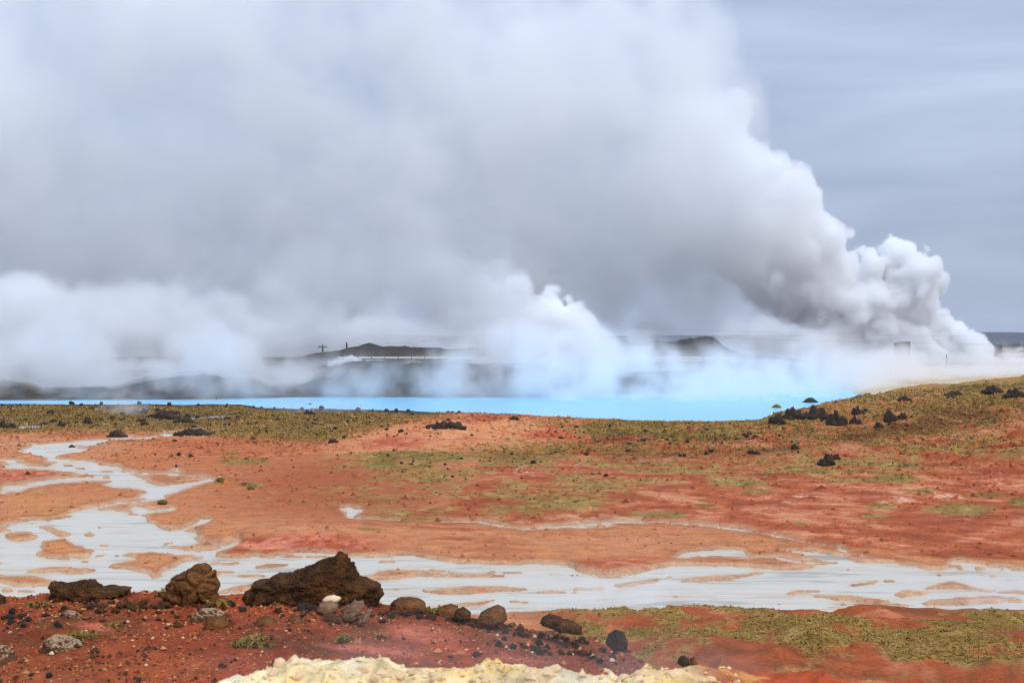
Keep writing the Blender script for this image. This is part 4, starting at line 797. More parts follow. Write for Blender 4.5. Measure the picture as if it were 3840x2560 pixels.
def label_loose():
    """word each loose stone's label from the nearest landmark, direction and rank"""
    b = {}
    for o_, px, py, what, far_ in LOOSE:
        lm = LM_FAR if far_ else LM_NEAR; n_, (lx, ly) = min(lm.items(), key=lambda kv: math.hypot(kv[1][0] - px, (kv[1][1] - py) * 2)); dx, dy = px - lx, (py - ly) * 2
        v = 'above ' if dy < -0.4 * abs(dx) - 6 else ('below ' if dy > 0.4 * abs(dx) + 6 else ''); h_ = 'left of ' if dx < -0.4 * abs(dy) else ('right of ' if dx > 0.4 * abs(dy) else '')
        w_ = (v + ('and ' if v and h_ else '') + h_) or 'just beside '
        b.setdefault(what + ' ' + w_ + n_, []).append((math.hypot(dx, dy), o_))
    for k, v in b.items():
        v.sort(key=lambda t: t[0])
        for i, (_, o_) in enumerate(v): o_['label'] = k if len(v) == 1 else (k + ', ' + ORD[i] if i < len(ORD) else k + ', farther off')
R1 = np.random.default_rng(21)
for (x, y, w_) in [(180, 2540, 26), (1788, 2460, 36), (1690, 2466, 22), (2316, 2410, 20), (828, 2500, 24), (868, 2486, 16), (880, 2478, 18)]:
    stone('black', x, y, w_, 'single black stone lying on the red soil just above the yellow crust', 'black stones above the yellow crust', 0.85, rg=R1)
for i in range(26):
    stone('black', R1.uniform(-40, 260), R1.triangular(2285, 2310, 2370), R1.uniform(12, 38), 'small black stone in the dark rubble at the left end of the ridge', 'black rubble at the left of the ridge', 0.75, rg=R1)
for i in range(14):
    stone('orange', 425 + R1.normal() * 16, 2264 + R1.normal() * 8, R1.uniform(9, 20), 'bright orange stone in the little heap left of the lumpy boulder', 'heap of orange stones', 0.8, rg=R1)
for i in range(26):
    stone('brown', R1.uniform(330, 640), R1.uniform(2262, 2300), R1.uniform(16, 52), 'brown stone in the rubble between jagged slab and lumpy boulder', 'brown rubble below the boulder', 0.6, rg=R1)
for i in range(80):
    x = R1.uniform(1850, 2330); y = 2352 + (x - 1850) * 0.16 + R1.uniform(0, 75); kd = R1.choice(['black', 'black', 'black', 'pale', 'cream', 'brown'])
    stone(kd, x, y, R1.uniform(12, 40) * (0.6 if kd in ('cream', 'pale') else 1), {'black': 'black stone in the scree on the right part of the ridge', 'pale': 'pale crusted stone in the scree on the right part of the ridge', 'cream': 'cream chip in the scree on the right part of the ridge', 'brown': 'brown stone in the scree on the right part of the ridge'}[kd], 'scree on the right of the ridge', 0.75, rg=R1)
for i in range(40):
    x = R1.uniform(1420, 1960); y = 2278 + (x - 1420) * 0.13 + R1.uniform(0, 30)
    stone(R1.choice(['brown', 'black', 'brown']), x, y, R1.uniform(14, 42), 'stone in the broken crest between the flat-topped and tan-brown rocks', 'stones along the ridge crest', 0.65, rg=R1)
for i in range(70):
    x = R1.uniform(250, 1480); y = np.interp(x, [0, 900, 1480], [2268, 2268, 2300]) + abs(R1.normal()) * 28
    stone(R1.choice(['brown', 'brown', 'brown', 'black']), x, y, R1.lognormal(2.9, 0.5), 'rubble', 'rubble below the rocks on the ridge', 0.6, rg=R1, sink=0.4)
for i in range(40):
    x = R1.uniform(650, 1180); y = R1.uniform(2268, 2400); kd = R1.choice(['brown', 'black', 'pale', 'orange'])
    stone(kd, x, y, R1.uniform(10, 34) * (0.6 if kd == 'orange' else 1), kd + ' stone lying among the boulders in front of the wedge-shaped rock', kd + ' stones among the boulders', 0.7, rg=R1)
for i in range(46):
    x = R1.uniform(0, 2100); y = R1.uniform(2330, 2530); kd = R1.choice(['black', 'orange', 'cream', 'brown'])
    stone(kd, x, y, R1.uniform(7, 18), 'lone ' + kd + ' pebble scattered over the red soil of the foreground', kd + ' pebbles on the red soil', 0.7, rg=R1)
# lumps of sulphur crust along the mound
for i in range(36):
    x = R1.uniform(860, 2700); stone('cream', x, R1.uniform(2505, 2556), R1.uniform(18, 70), 'cream lump in the yellow sulphur crust at the bottom', 'lumps in the sulphur crust', 0.45, 'crust_lump', rg=R1, sink=0.45)
big_rock('crust_block', 'pinkish block sitting on the left shoulder of the yellow crust', [(1024,2494),(1032,2470),(1052,2464),(1070,2474),(1068,2496),(1044,2502)], 9.45, 0.07, M_cream, seed=60, rough=0.02, sub=4)

# lava outcrops by the lagoon: each its own jagged rock
def spiky(name, label, x0_, x1_, y0_, y1_, seed, mat=M_lava, dmin=0, group=None, peaks=4, kind='rock'):
    rg = np.random.default_rng(seed); n = 15; t = np.linspace(0, 1, n)
    env = np.sin(np.pi * np.clip(t, 0.03, 0.97)) ** 0.4; top = env * (0.45 + 0.55 * rg.uniform(0, 1, n)); top[rg.integers(3, n - 3)] = 1.0
    prof = [(x0_ + (x1_ - x0_) * a, y1_ - (y1_ - y0_) * b) for a, b in zip(t, top)] + [(x1_, y1_ + 3), (x0_, y1_ + 3)]
    q = at((x0_ + x1_) / 2, y1_, dmin); k = q.y / FP
    me, c = shaped_mesh(name, seed, prof, k, (x1_ - x0_) * k * 0.75, sub=5, rough=0.06, fine=0.03, boxy=0.3, mat=mat)
    o = link(name, me); o.location = ((c[0] - 1920) * k, q.y + (x1_ - x0_) * k * 0.2, H - (c[1] - HZ) * k); return tag(o, label, kind, group)
OUT = [
    ('lava_outcrop', 'small jagged black lava rock beside the yellow sign', 2886, 2946, 1546, 1588), ('lava_outcrop', 'hump-backed black lava rock with a horn on its right, by the lagoon', 2938, 3016, 1527, 1574),
    ('lava_outcrop', 'long spiky black lava rock with a horn, second hump right of the yellow sign', 3006, 3114, 1522, 1574), ('lava_outcrop', 'slanting black lava rock below the long spiky one', 3104, 3178, 1540, 1594),
    ('lava_outcrop', 'broken black lava rock lying right of the slanting one', 3188, 3232, 1554, 1594), ('lava_outcrop', 'brownish lava rock with pale chips above the broken black one', 3196, 3242, 1522, 1554),
    ('lava_outcrop', 'black upright lava rock on the brown slope right of the outcrop', 3316, 3366, 1536, 1584), ('lava_outcrop', 'pointed lava rock just right of the upright one', 3366, 3402, 1544, 1572), ('lava_outcrop', 'low lava rubble below the upright lava rock', 3278, 3314, 1582, 1606),
    ('lava_boulder', 'larger black lava boulder of the pair below the red mound', 3070, 3132, 1700, 1746), ('lava_boulder', 'smaller black lava boulder of the pair below the red mound', 3124, 3152, 1700, 1722), ('lava_boulder', 'brown lava boulder left of the red mound', 2968, 2998, 1662, 1684),
    ('lava_outcrop', 'black lava crag on the skyline of the right-hand hill', 3690, 3760, 1446, 1472), ('lava_outcrop', 'black lava crag at the right edge of the hill', 3772, 3846, 1456, 1488), ('lava_outcrop', 'low black lava crag on the hill left of the skyline crag', 3550, 3630, 1468, 1484), ('lava_outcrop', 'small black lava crag halfway up the grassy hill', 3370, 3424, 1486, 1503),
    ('pond_rock', 'black lava rock standing in the left part of the long pond', 308, 343, 1564, 1588), ('pond_rock', 'black lava rock between the two ponds', 215, 243, 1578, 1600), ('pond_rock', 'black lava rock at the left edge beside the small pond', -10, 32, 1576, 1606), ('pond_rock', 'lava rubble just left of the small pond', 24, 60, 1582, 1604),
    ('pond_rock', 'dark lava hump on the near shore of the long pond', 526, 556, 1576, 1594), ('pond_islet', 'low mossy lava islet behind the long pond', 545, 668, 1540, 1567), ('pond_rock', 'brown lava rubble by the dark post at the pond', 650, 722, 1564, 1586), ('pond_rock', 'lava clump in the grass behind the long pond', 486, 526, 1532, 1552), ('pond_rock', 'upright lava block in the grass behind the long pond', 528, 552, 1526, 1549),
    ('lava_mound', 'mossy heap of lava on the orange flat above the white stream', 400, 470, 1614, 1638), ('lava_boulder', 'lone black lava stone in the upper white mud pool', 256, 280, 1666, 1678), ('lava_boulder', 'black lava stone on the red patch at the left edge', 96, 112, 1766, 1778), ('lava_mound', 'reddish lava heap on the flat right of the white stream', 650, 790, 1610, 1632),
    ('lava_boulder', 'black lava boulder on the orange flat left of the salmon dome', 1230, 1268, 1643, 1660), ('lava_outcrop', 'dark lava rubble between two red mounds by the lagoon bank', 1600, 1726, 1580, 1606), ('lava_boulder', 'black lava boulder at the foot of the lagoon bank', 1138, 1180, 1536, 1556), ('lava_boulder', 'dark lava boulder on the grassy point of the bank', 1910, 1946, 1556, 1576), ('lava_boulder', 'left one of two black stones lying on the grey mud', 2138, 2152, 2152, 2164), ('lava_boulder', 'right one of two black stones lying on the grey mud', 2158, 2170, 2151, 2163),
]
for i, a in enumerate(OUT): spiky(a[0], a[1], *a[2:], seed=400 + i)
for i, (nm, lb, a, b, c_, d_, mt) in enumerate([('lagoon_islet', 'small mossy islet alone in the blue lagoon near the yellow sign', 2892, 2932, 1516, 1528, None), ('lagoon_islet', 'grey lava islet in the mist at the right end of the lagoon', 3008, 3068, 1492, 1508, M_lava), ('lagoon_rock', 'little black rock in front of the grey lava islet', 3046, 3057, 1500, 1508, M_black), ('lagoon_islet', 'dark rock in the mist at the far side of the lagoon', 2018, 2048, 1466, 1482, M_lava)]):
    d = (H + 0.32) * FP / (d_ - HZ); k = d / FP; mt = mt or rocky('mossy_rock', C1(84, 78, 40), C1(140, 124, 62), 1.5, bump=0.7, bdist=0.1)
    prof = [(a, d_), (a + (b - a) * .2, d_ - (d_ - c_) * .5), (a + (b - a) * .4, c_), (a + (b - a) * .65, c_ + 1), (a + (b - a) * .85, d_ - (d_ - c_) * .45), (b, d_), (b, d_ + 4), (a, d_ + 4)]
    me, c = shaped_mesh(nm, 500 + i, prof, k, (b - a) * k * 0.6, sub=4, rough=0.04, fine=0.02, mat=mt); o = link(nm, me); o.location = ((c[0] - 1920) * k, d, H - (c[1] - HZ) * k); tag(o, lb, 'islet' if 'islet' in nm else 'rock')

R2 = np.random.default_rng(33)
def scatter(n, x0_, x1_, yf, sz, label, group, kind='lava', dmin=50, hr=0.65, name='lava_rock'):
    for _ in range(n):
        x = R2.uniform(x0_, x1_); y = yf(x)
        stone(kind, x, y, sz * R2.lognormal(0, 0.42), label, group, hr, name, dmin, R2, sink=0.25)
scatter(64, -30, 1000, lambda x: R2.uniform(1532, 1604), 15, 'dark lava rock scattered in the grass around the two ponds', 'lava rocks around the ponds')
scatter(70, -30, 1850, lambda x: np.interp(x, [0, 900, 1000, 1850], [1517, 1512, 1528, 1538]) + R2.uniform(-1, 9), 11, 'black lava stone along the dark bank of the lagoon', 'stones on the lagoon bank', hr=0.8)
scatter(46, 950, 1780, lambda x: R2.uniform(1556, 1655), 14, 'dark lava rock on the grass and soil left of the salmon dome', 'lava rocks left of the dome')
scatter(34, 560, 1160, lambda x: R2.uniform(1630, 1760), 9, 'small dark stone on the orange flat right of the white stream', 'stones on the orange flat')
scatter(80, 2050, 3000, lambda x: R2.uniform(1598, 1712), 12, 'dark lava rock strewn over the grassy hillside below the lagoon', 'lava rocks on the hillside')
scatter(48, 3080, 3840, lambda x: R2.uniform(np.interp(x, [3080, 3840], [1545, 1448]), np.interp(x, [3080, 3840], [1640, 1560])), 11, 'dark lava rock strewn over the right-hand hill', 'lava rocks on the right-hand hill')
scatter(26, 1400, 2300, lambda x: R2.uniform(1680, 1800), 10, 'small dark stone on the grassy slope below the salmon dome', 'stones below the dome')
for (x, y, w_, lb) in [(829, 1806, 36, 'grassy tussock on a red patch at the tip of the white stream'), (940, 1834, 27, 'pale round grass tussock on the orange flat'), (609, 1890, 38, 'grassy tussock on the flat above the grey mud pool')]:
    q = at(x, y); s = w_ * q.y / FP; o = link('grass_tussock', rock_mesh('grass_tussock', int(x), 4, jag=0.12, rough=0.10, nf=14, cuts=2, mat=bpy.data.materials.get('mossy_rock'))); o.location = (q.x, q.y, q.z - 0.04); o.scale = (s, s * .8, s * 0.5); tag(o, lb, 'tussock')

# ------------------------------------------------------------------ loose stuff: grass blades, grit
def tri_cloud(name, P, sizes, cols, kind, mat, seed):
    """thousands of small blades or chips as one mesh"""
    rg = np.random.default_rng(seed); n = len(P)
    if kind == 'grass':      # each tuft: five bent blades, two triangles each
        B = 4; ang = rg.uniform(0, 2 * np.pi, (n, B)); lean = rg.uniform(0.7, 1.6, (n, B)); h = sizes[:, None] * rg.uniform(0.5, 1.0, (n, B)); wv = sizes[:, None] * rg.uniform(0.10, 0.2, (n, B))
        ox = sizes[:, None] * rg.normal(0, 0.35, (n, B)); oy = sizes[:, None] * rg.normal(0, 0.35, (n, B))
        ca, sa = np.cos(ang), np.sin(ang); b = np.stack([P[:, 0][:, None] + ox, P[:, 1][:, None] + oy, np.repeat(P[:, 2][:, None], B, 1) - 0.02 * sizes[:, None]], -1)
        side = np.stack([-sa * wv, ca * wv, 0 * wv], -1); mid_ = b + np.stack([ca * h * lean * 0.35, sa * h * lean * 0.35, h * 0.6], -1); tip = b + np.stack([ca * h * lean, sa * h * lean, h * (0.95 - 0.35 * lean)], -1)
        V = np.stack([b - side, b + side, mid_ + side * .7, mid_ - side * .7, tip], 2).reshape(-1, 3); m = n * B; o = np.arange(m)[:, None] * 5
        F = np.concatenate([o + [0, 1, 2], o + [0, 2, 3], o + [3, 2, 4]], 0); cc = np.repeat(cols, B * 5, 0)
    else:                    # chips: squashed octahedra
        base = np.array([[1, 0, 0], [-1, 0, 0], [0, 1, 0], [0, -1, 0], [0, 0, .8], [0, 0, -.4]]); jit = 1 + rg.normal(0, 0.25, (n, 6, 1)); a = rg.uniform(0, 6.28, n); ca, sa = np.cos(a), np.sin(a)
        v = base[None] * jit * sizes[:, None, None] * 0.5; x = v[:, :, 0] * ca[:, None] - v[:, :, 1] * sa[:, None]; y = v[:, :, 0] * sa[:, None] + v[:, :, 1] * ca[:, None]
        V = (np.stack([x, y, v[:, :, 2]], -1) + P[:, None]).reshape(-1, 3); o = np.arange(n)[:, None] * 6
        F = np.concatenate([o + t for t in ([0, 2, 4], [2, 1, 4], [1, 3, 4], [3, 0, 4], [2, 0, 5], [1, 2, 5], [3, 1, 5], [0, 3, 5])], 0); cc = np.repeat(cols, 6, 0)
    return link(name, mesh_np(name, V, F, np.clip(cc, 0.005, 0.9), smooth=False), mat)

M_blade = tinted('grass_blade', 0.9, 3.0, 20.0, 0.8, 1.2, 0.0, 0.01)
M_chip = tinted('stone_chip', 0.95, 6.0, 30.0, 0.75, 1.25, 0.2, 0.01)
R3 = np.random.default_rng(55)
# moss and grass on the flats and hillsides, thickest where the ground is painted grassy
fsel = np.where((gm > 0.25) & (np.abs(GU.ravel()[FS]) < 0.42) & (GY[FS] < 290) & ~mud[FS] & ~pond[FS])[0]
area = (GY[FS][fsel] / 150) ** 2.4; pr = area * gm[fsel]; pr /= pr.sum()
NT = 42000; pick = fsel[R3.choice(len(fsel), NT, p=pr)] + NN
gx = GX[pick] + R3.normal(0, 0.0006, NT) * GY[pick]; gy = GY[pick] + R3.normal(0, 0.003, NT) * GY[pick]
gs = np.clip(0.0012 * gy, 0.06, 0.34) * R3.lognormal(0, 0.35, NT)
tone = R3.uniform(0, 1, NT)[:, None]; gcol = np.where(tone < 0.45, G1, np.where(tone < 0.7, G3, np.where(tone < 0.9, G2, GD_))) * R3.uniform(0.75, 1.5, (NT, 1))
o = tri_cloud('grass', np.stack([gx, gy, height(gx, gy)], 1), gs, gcol, 'grass', M_blade, 3); tag(o, 'short olive moss and grass covering the flats and hillsides', 'grass', kind='stuff')
# hummocks below us at the right
hs_ = np.where((gm > 0.45) & (GY[FS] < 75) & (GU.ravel()[FS] < 0.42))[0]
if len(hs_):
    NH = 15000; pick = hs_[R3.integers(0, len(hs_), NH)] + NN; gx = GX[pick] + R3.normal(0, 0.05, NH); gy = GY[pick] + R3.normal(0, 0.15, NH)
    tone = R3.uniform(0, 1, NH)[:, None]; gcol = np.where(tone < 0.4, G1, np.where(tone < 0.62, G3, np.where(tone < 0.96, C(146, 124, 58), GD_))) * R3.uniform(0.85, 1.5, (NH, 1))
    o = tri_cloud('hummock_grass', np.stack([gx, gy, height(gx, gy)], 1), 0.065 * R3.lognormal(0, 0.4, NH), gcol, 'grass', M_blade, 5); tag(o, 'tufty green grass on the red hummocks below the ridge at the right', 'grass', kind='stuff')
# tufts on the ridge
pts = []
for (cx, cy_, rx, ry, n) in [(1060, 2248, 110, 10, 420), (1180, 2246, 40, 6, 90), (660, 2218, 40, 8, 160), (820, 2266, 40, 6, 100), (940, 2418, 60, 10, 130), (950, 2400, 30, 8, 70), (150, 2272, 30, 5, 60), (1640, 2300, 30, 6, 70), (1430, 2388, 14, 6, 30), (1290, 2404, 14, 6, 30), (300, 2390, 70, 12, 60), (640, 2230, 30, 4, 60), (420, 2348, 14, 4, 25)]:
    for _ in range(n):
        q = at(cx + R3.normal() * rx * .5, cy_ + R3.normal() * ry * .5)
        if q.y < 18: pts.append(tuple(q))
pts = np.array(pts); tone = R3.uniform(0, 1, len(pts))[:, None]; gcol = np.where(tone < 0.4, C(150, 124, 62), np.where(tone < 0.75, C(120, 116, 48), C(176, 140, 84)))
o = tri_cloud('ridge_grass', pts, 0.055 * R3.lognormal(0, 0.35, len(pts)), gcol, 'grass', M_blade, 6); tag(o, 'wispy dry grass tufts between the rocks on the ridge', 'grass', kind='stuff')
# grit on the slope under us
NG = 26000; gx = R3.uniform(-6.6, 3.0, NG); gy = R3.uniform(10.5, 16.6, NG); gs = np.minimum(0.012 * R3.lognormal(0, 0.6, NG), 0.07); tone = R3.uniform(0, 1, NG)[:, None]
gcol = np.where(tone < 0.34, C(170, 96, 58), np.where(tone < 0.52, C(214, 160, 104), np.where(tone < 0.66, C(70, 52, 42), np.where(tone < 0.85, C(128, 66, 40), C(206, 120, 72)))))
gcol = np.where((R3.uniform(0, 1, NG) < 0.02)[:, None], C(236, 222, 190), gcol)
o = tri_cloud('grit', np.stack([gx, gy, height(gx, gy) + 0.2 * gs], 1), gs, gcol, 'chip', M_chip, 7); tag(o, 'fine grit and gravel strewn over the red foreground soil', 'gravel', kind='stuff')
NB = 5200; gx = R3.uniform(-6.6, 2.8, NB); gy = R3.uniform(11.0, 16.7, NB); kb = (vn(gx / 0.9, gy / 0.9, 95) + 0.6 * sst(14.0, 16.3, gy) + 0.3 * vn(gx / .3, gy / .3, 96)) > 0.25; gx, gy = gx[kb], gy[kb]; gs = np.clip(0.034 * R3.lognormal(0, 0.45, len(gx)), 0.015, 0.11); tone = R3.uniform(0, 1, len(gx))[:, None]
gcol = np.where(tone < 0.4, C(92, 60, 40), np.where(tone < 0.62, C(58, 44, 36), np.where(tone < 0.86, C(136, 76, 46), C(190, 140, 100))))
o = tri_cloud('rubble', np.stack([gx, gy, height(gx, gy) + 0.12 * gs], 1), gs, gcol, 'chip', M_chip, 11); tag(o, 'broken brown and dark rubble covering the red bank of the ridge', 'gravel', kind='stuff')
# dark lava grit among the far grass and small clods on the hillside
NL = 9000; px_ = R3.uniform(-100, 3940, NL); zz_ = R3.uniform(0, 1, NL)
gy = 1 / (1 / 285 + (1 / 150 - 1 / 285) * zz_); gx = (px_ - 1920) / FP * gy; ok = (np.abs(height(gx, gy)) < 12) & (gy < ip(gx / gy, LAKE_NEAR) - 2); gx, gy = gx[ok], gy[ok]; kd = (vn(gx / 8, gy / 12, 77) + 0.5 * vn(gx / 3, gy / 4, 78) > 0.1) & ((gy > 205) | (gx / gy > 0.06)); gx, gy = gx[kd], gy[kd]
gs = 0.0011 * gy * R3.lognormal(0, 0.5, len(gx)); gcol = C(74, 62, 50) * R3.uniform(0.6, 1.6, (len(gx), 1))
o = tri_cloud('lava_grit', np.stack([gx, gy, height(gx, gy)], 1), np.clip(gs, 0.1, 0.9), gcol, 'chip', M_chip, 8); tag(o, 'countless small dark lava fragments in the grass towards the lagoon', 'gravel', kind='stuff')
# clods and small crusts of the ground itself, in the colour of the soil they lie on
ck = np.where((np.abs(GU.ravel()) < 0.40) & (GY > 62) & (GY < 235) & ~mud & ~pond & ~is_hill & (mb < 0.25) & (g_inl < 0.1))[0]
NC = 34000; wgt = (GY[ck] / 150) ** 1.6 * (0.25 + sst(0.1, 0.6, g_hr[ck]) + 0.5 * sst(0.0, 0.4, vn(GX[ck] / 4, GY[ck] / 5, 97))); wgt /= wgt.sum(); pick = ck[R3.choice(len(ck), NC, p=wgt)]
gx = GX[pick] + R3.normal(0, 0.0008, NC) * GY[pick]; gy = GY[pick] + R3.normal(0, 0.003, NC) * GY[pick]; gs = np.clip(0.0016 * gy * R3.lognormal(0, 0.5, NC), 0.06, 0.8)
gcol = col[pick] * R3.uniform(0.45, 1.25, (NC, 1)) * np.array([1.0, 0.97, 0.94])
o = tri_cloud('clods', np.stack([gx, gy, height(gx, gy)], 1), gs, gcol, 'chip', M_chip, 9); tag(o, 'small red and orange clods of the eroded flats and hillside', 'gravel', kind='stuff')
# crumbs of sulphur crust
NS_ = 3000; gx = R3.uniform(-2.2, 2.2, NS_); gy = R3.uniform(8.6, 10.4, NS_); ok = (gx / gy > -0.22) & (gx / gy < 0.16); gx, gy = gx[ok], gy[ok]; gs = np.clip(0.016 * R3.lognormal(0, 0.6, len(gx)), 0.006, 0.075); tone = R3.uniform(0, 1, len(gx))[:, None]
gcol = np.where(tone < 0.5, C(246, 230, 196), np.where(tone < 0.8, C(238, 208, 140), C(214, 186, 150)))
o = tri_cloud('crust_crumbs', np.stack([gx, gy, height(gx, gy) + 0.1 * gs], 1), gs, gcol, 'chip', M_chip, 12); tag(o, 'broken crumbs of pale sulphur crust on the yellow mound', 'gravel', kind='stuff')

label_loose()

# ------------------------------------------------------------------ man-made things
def box(name, c, sz, mat, parent=None, rz=0, bev=0.0):
    bm = bmesh.new(); bmesh.ops.create_cube(bm, size=1.0); bmesh.ops.scale(bm, vec=sz, verts=bm.verts)
    if bev: bmesh.ops.bevel(bm, geom=bm.edges[:], offset=bev, segments=2, affect='EDGES')
    me = bpy.data.meshes.new(name); bm.to_mesh(me); bm.free(); o = link(name, me, mat, parent); o.location = c; o.rotation_euler = (0, 0, rz); return o
def tube(name, a, b, r, mat, parent=None, seg=12, r2=None):
    a, b = Vector(a), Vector(b); v = b - a; bm = bmesh.new(); bmesh.ops.create_cone(bm, cap_ends=True, segments=seg, radius1=r, radius2=r if r2 is None else r2, depth=v.length)
    me = bpy.data.meshes.new(name); bm.to_mesh(me); bm.free(); o = link(name, me, mat, parent); o.rotation_mode = 'QUATERNION'; o.rotation_quaternion = v.to_track_quat('Z', 'Y'); o.location = (a + b) / 2; return o
def wire(name, pts, r, mat, parent=None):
    V, F = [], []
    for i, p in enumerate(pts):
        for k in range(4): a = k * math.pi / 2; V.append((p[0], p[1] + r * math.cos(a), p[2] + r * math.sin(a)))
        if i:
            for k in range(4): F.append((4 * i - 4 + k, 4 * i - 4 + (k + 1) % 4, 4 * i + (k + 1) % 4, 4 * i + k))
    return link(name, mesh_np(name, np.array(V), np.array(F)), mat, parent)
def W(px, py, d): return Vector(((px - 1920) / FP * d, d, H - (py - HZ) / FP * d))

M_yel = plain('sign_yellow', C1(226, 196, 40), 0.5, 0.08); M_post = plain('weathered_post', C1(84, 76, 84), 0.8); M_steel = plain('pipe_aluminium', C1(226, 222, 214), 0.45, 0.08, 0.4)
M_conc = plain('stack_concrete', C1(126, 116, 100), 0.9, 0.18, 0.15); M_cdark = plain('stack_dark', C1(96, 90, 84), 0.9, 0.15, 0.2); M_wall = plain('shed_wall', C1(206, 198, 186), 0.8, 0.08, 0.3); M_roof = plain('shed_roof', C1(104, 106, 114), 0.7, 0.1, 0.3); M_door = plain('shed_door', C1(170, 166, 156), 0.7, 0.06)
M_wood = plain('dark_timber', C1(62, 56, 54), 0.9); M_green = plain('container_green', C1(70, 116, 104), 0.6); M_white = plain('white_paint', C1(224, 220, 210), 0.6, 0.06); M_tan = plain('tan_cladding', C1(196, 176, 150), 0.7, 0.08); M_or = plain('orange_paint', C1(206, 160, 104), 0.7)
M_wire = plain('wire', C1(120, 124, 136), 0.6)

# yellow warning sign on its post
q = at(2887, 1582); k = q.y / FP; r = empty('warning_sign', tuple(q)); tag(r, 'small square yellow sign on a thin post at the lagoon shore', 'sign')
box('post', (0, 0, 22 * k / 2), (2.4 * k, 2.4 * k, 26 * k), M_post, r); pn = box('sign_panel', (0, -1.6 * k, 23.5 * k), (7.5 * k, .6 * k, 8 * k), M_yel, r, bev=0.1 * k); box('pictogram', (0, -0.36 * k, 0), (2.2 * k, .1 * k, 3.2 * k), M_post, pn)
# marker posts by the pond
for px, y0_, y1_, w_, lb, nm in [(523, 1566, 1581, 1.6, 'thin marker post in front of the long pond, left of three', 'marker_post'), (585, 1565, 1580, 1.6, 'thin marker post in front of the long pond, middle of three', 'marker_post'), (640, 1563, 1577, 1.6, 'thin marker post in front of the long pond, right of three', 'marker_post'), (674, 1544, 1570, 5, 'thick dark timber post beside the long pond', 'timber_post'), (1291, 1548, 1580, 1.8, 'thin marker post left of the left red mound', 'marker_post'), (812, 1490, 1503, 2.2, 'thin marker post at the edge of the lagoon', 'marker_post')]:
    q = at(px, y1_, 100); k = q.y / FP; o = tube(nm, q - Vector((0, 0, .1)), q + Vector((0, 0, (y1_ - y0_) * k)), w_ * k / 2, M_wood, seg=8, r2=w_ * k * 0.42); tag(o, lb, 'post', 'marker posts' if nm == 'marker_post' else None)
# steam pipelines on the lava plateau
def pipeline(label, d, x0_, x1_, py, rad, n):
    a, b = W(x0_, py, d), W(x1_, py, d); r = empty('pipeline', (a.x, d, a.z)); tag(r, label, 'pipeline')
    L_ = b.x - a.x; sg = 6
    for i in range(sg): tube('pipe', (L_ * i / sg, 0, 0), (L_ * (i + 1) / sg - 0.05, 0, 0), rad, M_steel, r, 12)
    for i in range(n): x = L_ * (i + .5) / n; zg = float(height(a.x + x, d)[0]) - a.z; tube('support', (x, 0, min(zg - .3, -rad - .2)), (x, 0, -rad), 0.09, M_post, r, 6); tube('collar', (x - .12, 0, 0), (x + .12, 0, 0), rad * 1.18, M_post, r, 12)
pipeline('upper long white steam pipe running across the lava behind the lagoon', 470, 1270, 2760, 1342, 0.36, 30)
pipeline('lower white steam pipe just under the long upper one', 466, 1280, 2760, 1351, 0.24, 30)
pipeline('short white pipe lying along the flat top of the dark mound', 428, 1462, 1980, 1383, 0.22, 12)
a = W(1735, 1367, 445); b = W(1802, 1367, 445); r = empty('separator_tank', tuple(a)); tag(r, 'cream horizontal separator tank below the pipes behind the lagoon', 'tank'); L_ = b.x - a.x
tube('tank_body', (0.3, 0, 0), (L_ - .3, 0, 0), 1.45, M_tan, r, 24); tube('end_cap', (0, 0, 0), (0.3, 0, 0), 1.1, M_tan, r, 24, 1.45); tube('end_cap', (L_ - .3, 0, 0), (L_, 0, 0), 1.45, M_tan, r, 24, 1.1)
for x in (1.2, L_ - 1.2): box('saddle', (x, 0, -1.9), (.5, 2.2, 1.3), M_conc, r)
# power line
def pole(px, y0_, y1_, d, label, arm=0.0, stay=False):
    t, f = W(px, y0_, d), W(px, y1_, d); r = empty('utility_pole', tuple(f)); tag(r, label, 'utility pole'); h = t.z - f.z
    tube('pole', (0, 0, -2), (0, 0, h), 0.42 if d > 500 else 0.2, M_wood, r, 8, 0.34)
    if arm: tube('crossarm', (-arm, 0, h * .72), (arm, 0, h * .72), 0.22, M_wood, r, 6); tube('insulator', (-arm * .8, 0, h * .72), (-arm * .8, 0, h * .72 + .7), .16, M_post, r, 6); tube('insulator', (arm * .8, 0, h * .72), (arm * .8, 0, h * .72 + .7), .16, M_post, r, 6)
    if stay: wire('stay_wire', [(0, 0, h * .66), (h * .42, 0, -.5)], 0.06, M_wire, r)
    return r
pole(2242, 1221, 1305, 620, 'tall bare utility pole on the lava ridge right of the middle plume', stay=True)
pole(1210, 1292, 1325, 640, 'distant utility pole with a crossarm at the left of the lava ridge', 2.0); pole(1300, 1284, 1325, 640, 'distant bare utility pole just left of the lava ridge peak')
def span(label, p0, p1, sag):
    a, b = W(*p0), W(*p1); pts = [a.lerp(b, t) - Vector((0, 0, sag * 4 * t * (1 - t))) for t in np.linspace(0, 1, 24)]; o = wire('power_line', pts, 0.028, M_wire); tag(o, label, 'power line')
span('upper power line running right from the tall utility pole', (2242, 1224, 620), (4100, 1262, 680), 1.2); span('lower power line running right from the tall utility pole', (2242, 1245, 620), (4100, 1290, 680), 1.6)
span('upper power line running left from the tall utility pole', (2242, 1224, 620), (1300, 1292, 640), 1.0); span('power line strung between the two distant utility poles', (1300, 1300, 640), (1210, 1302, 640), .3)
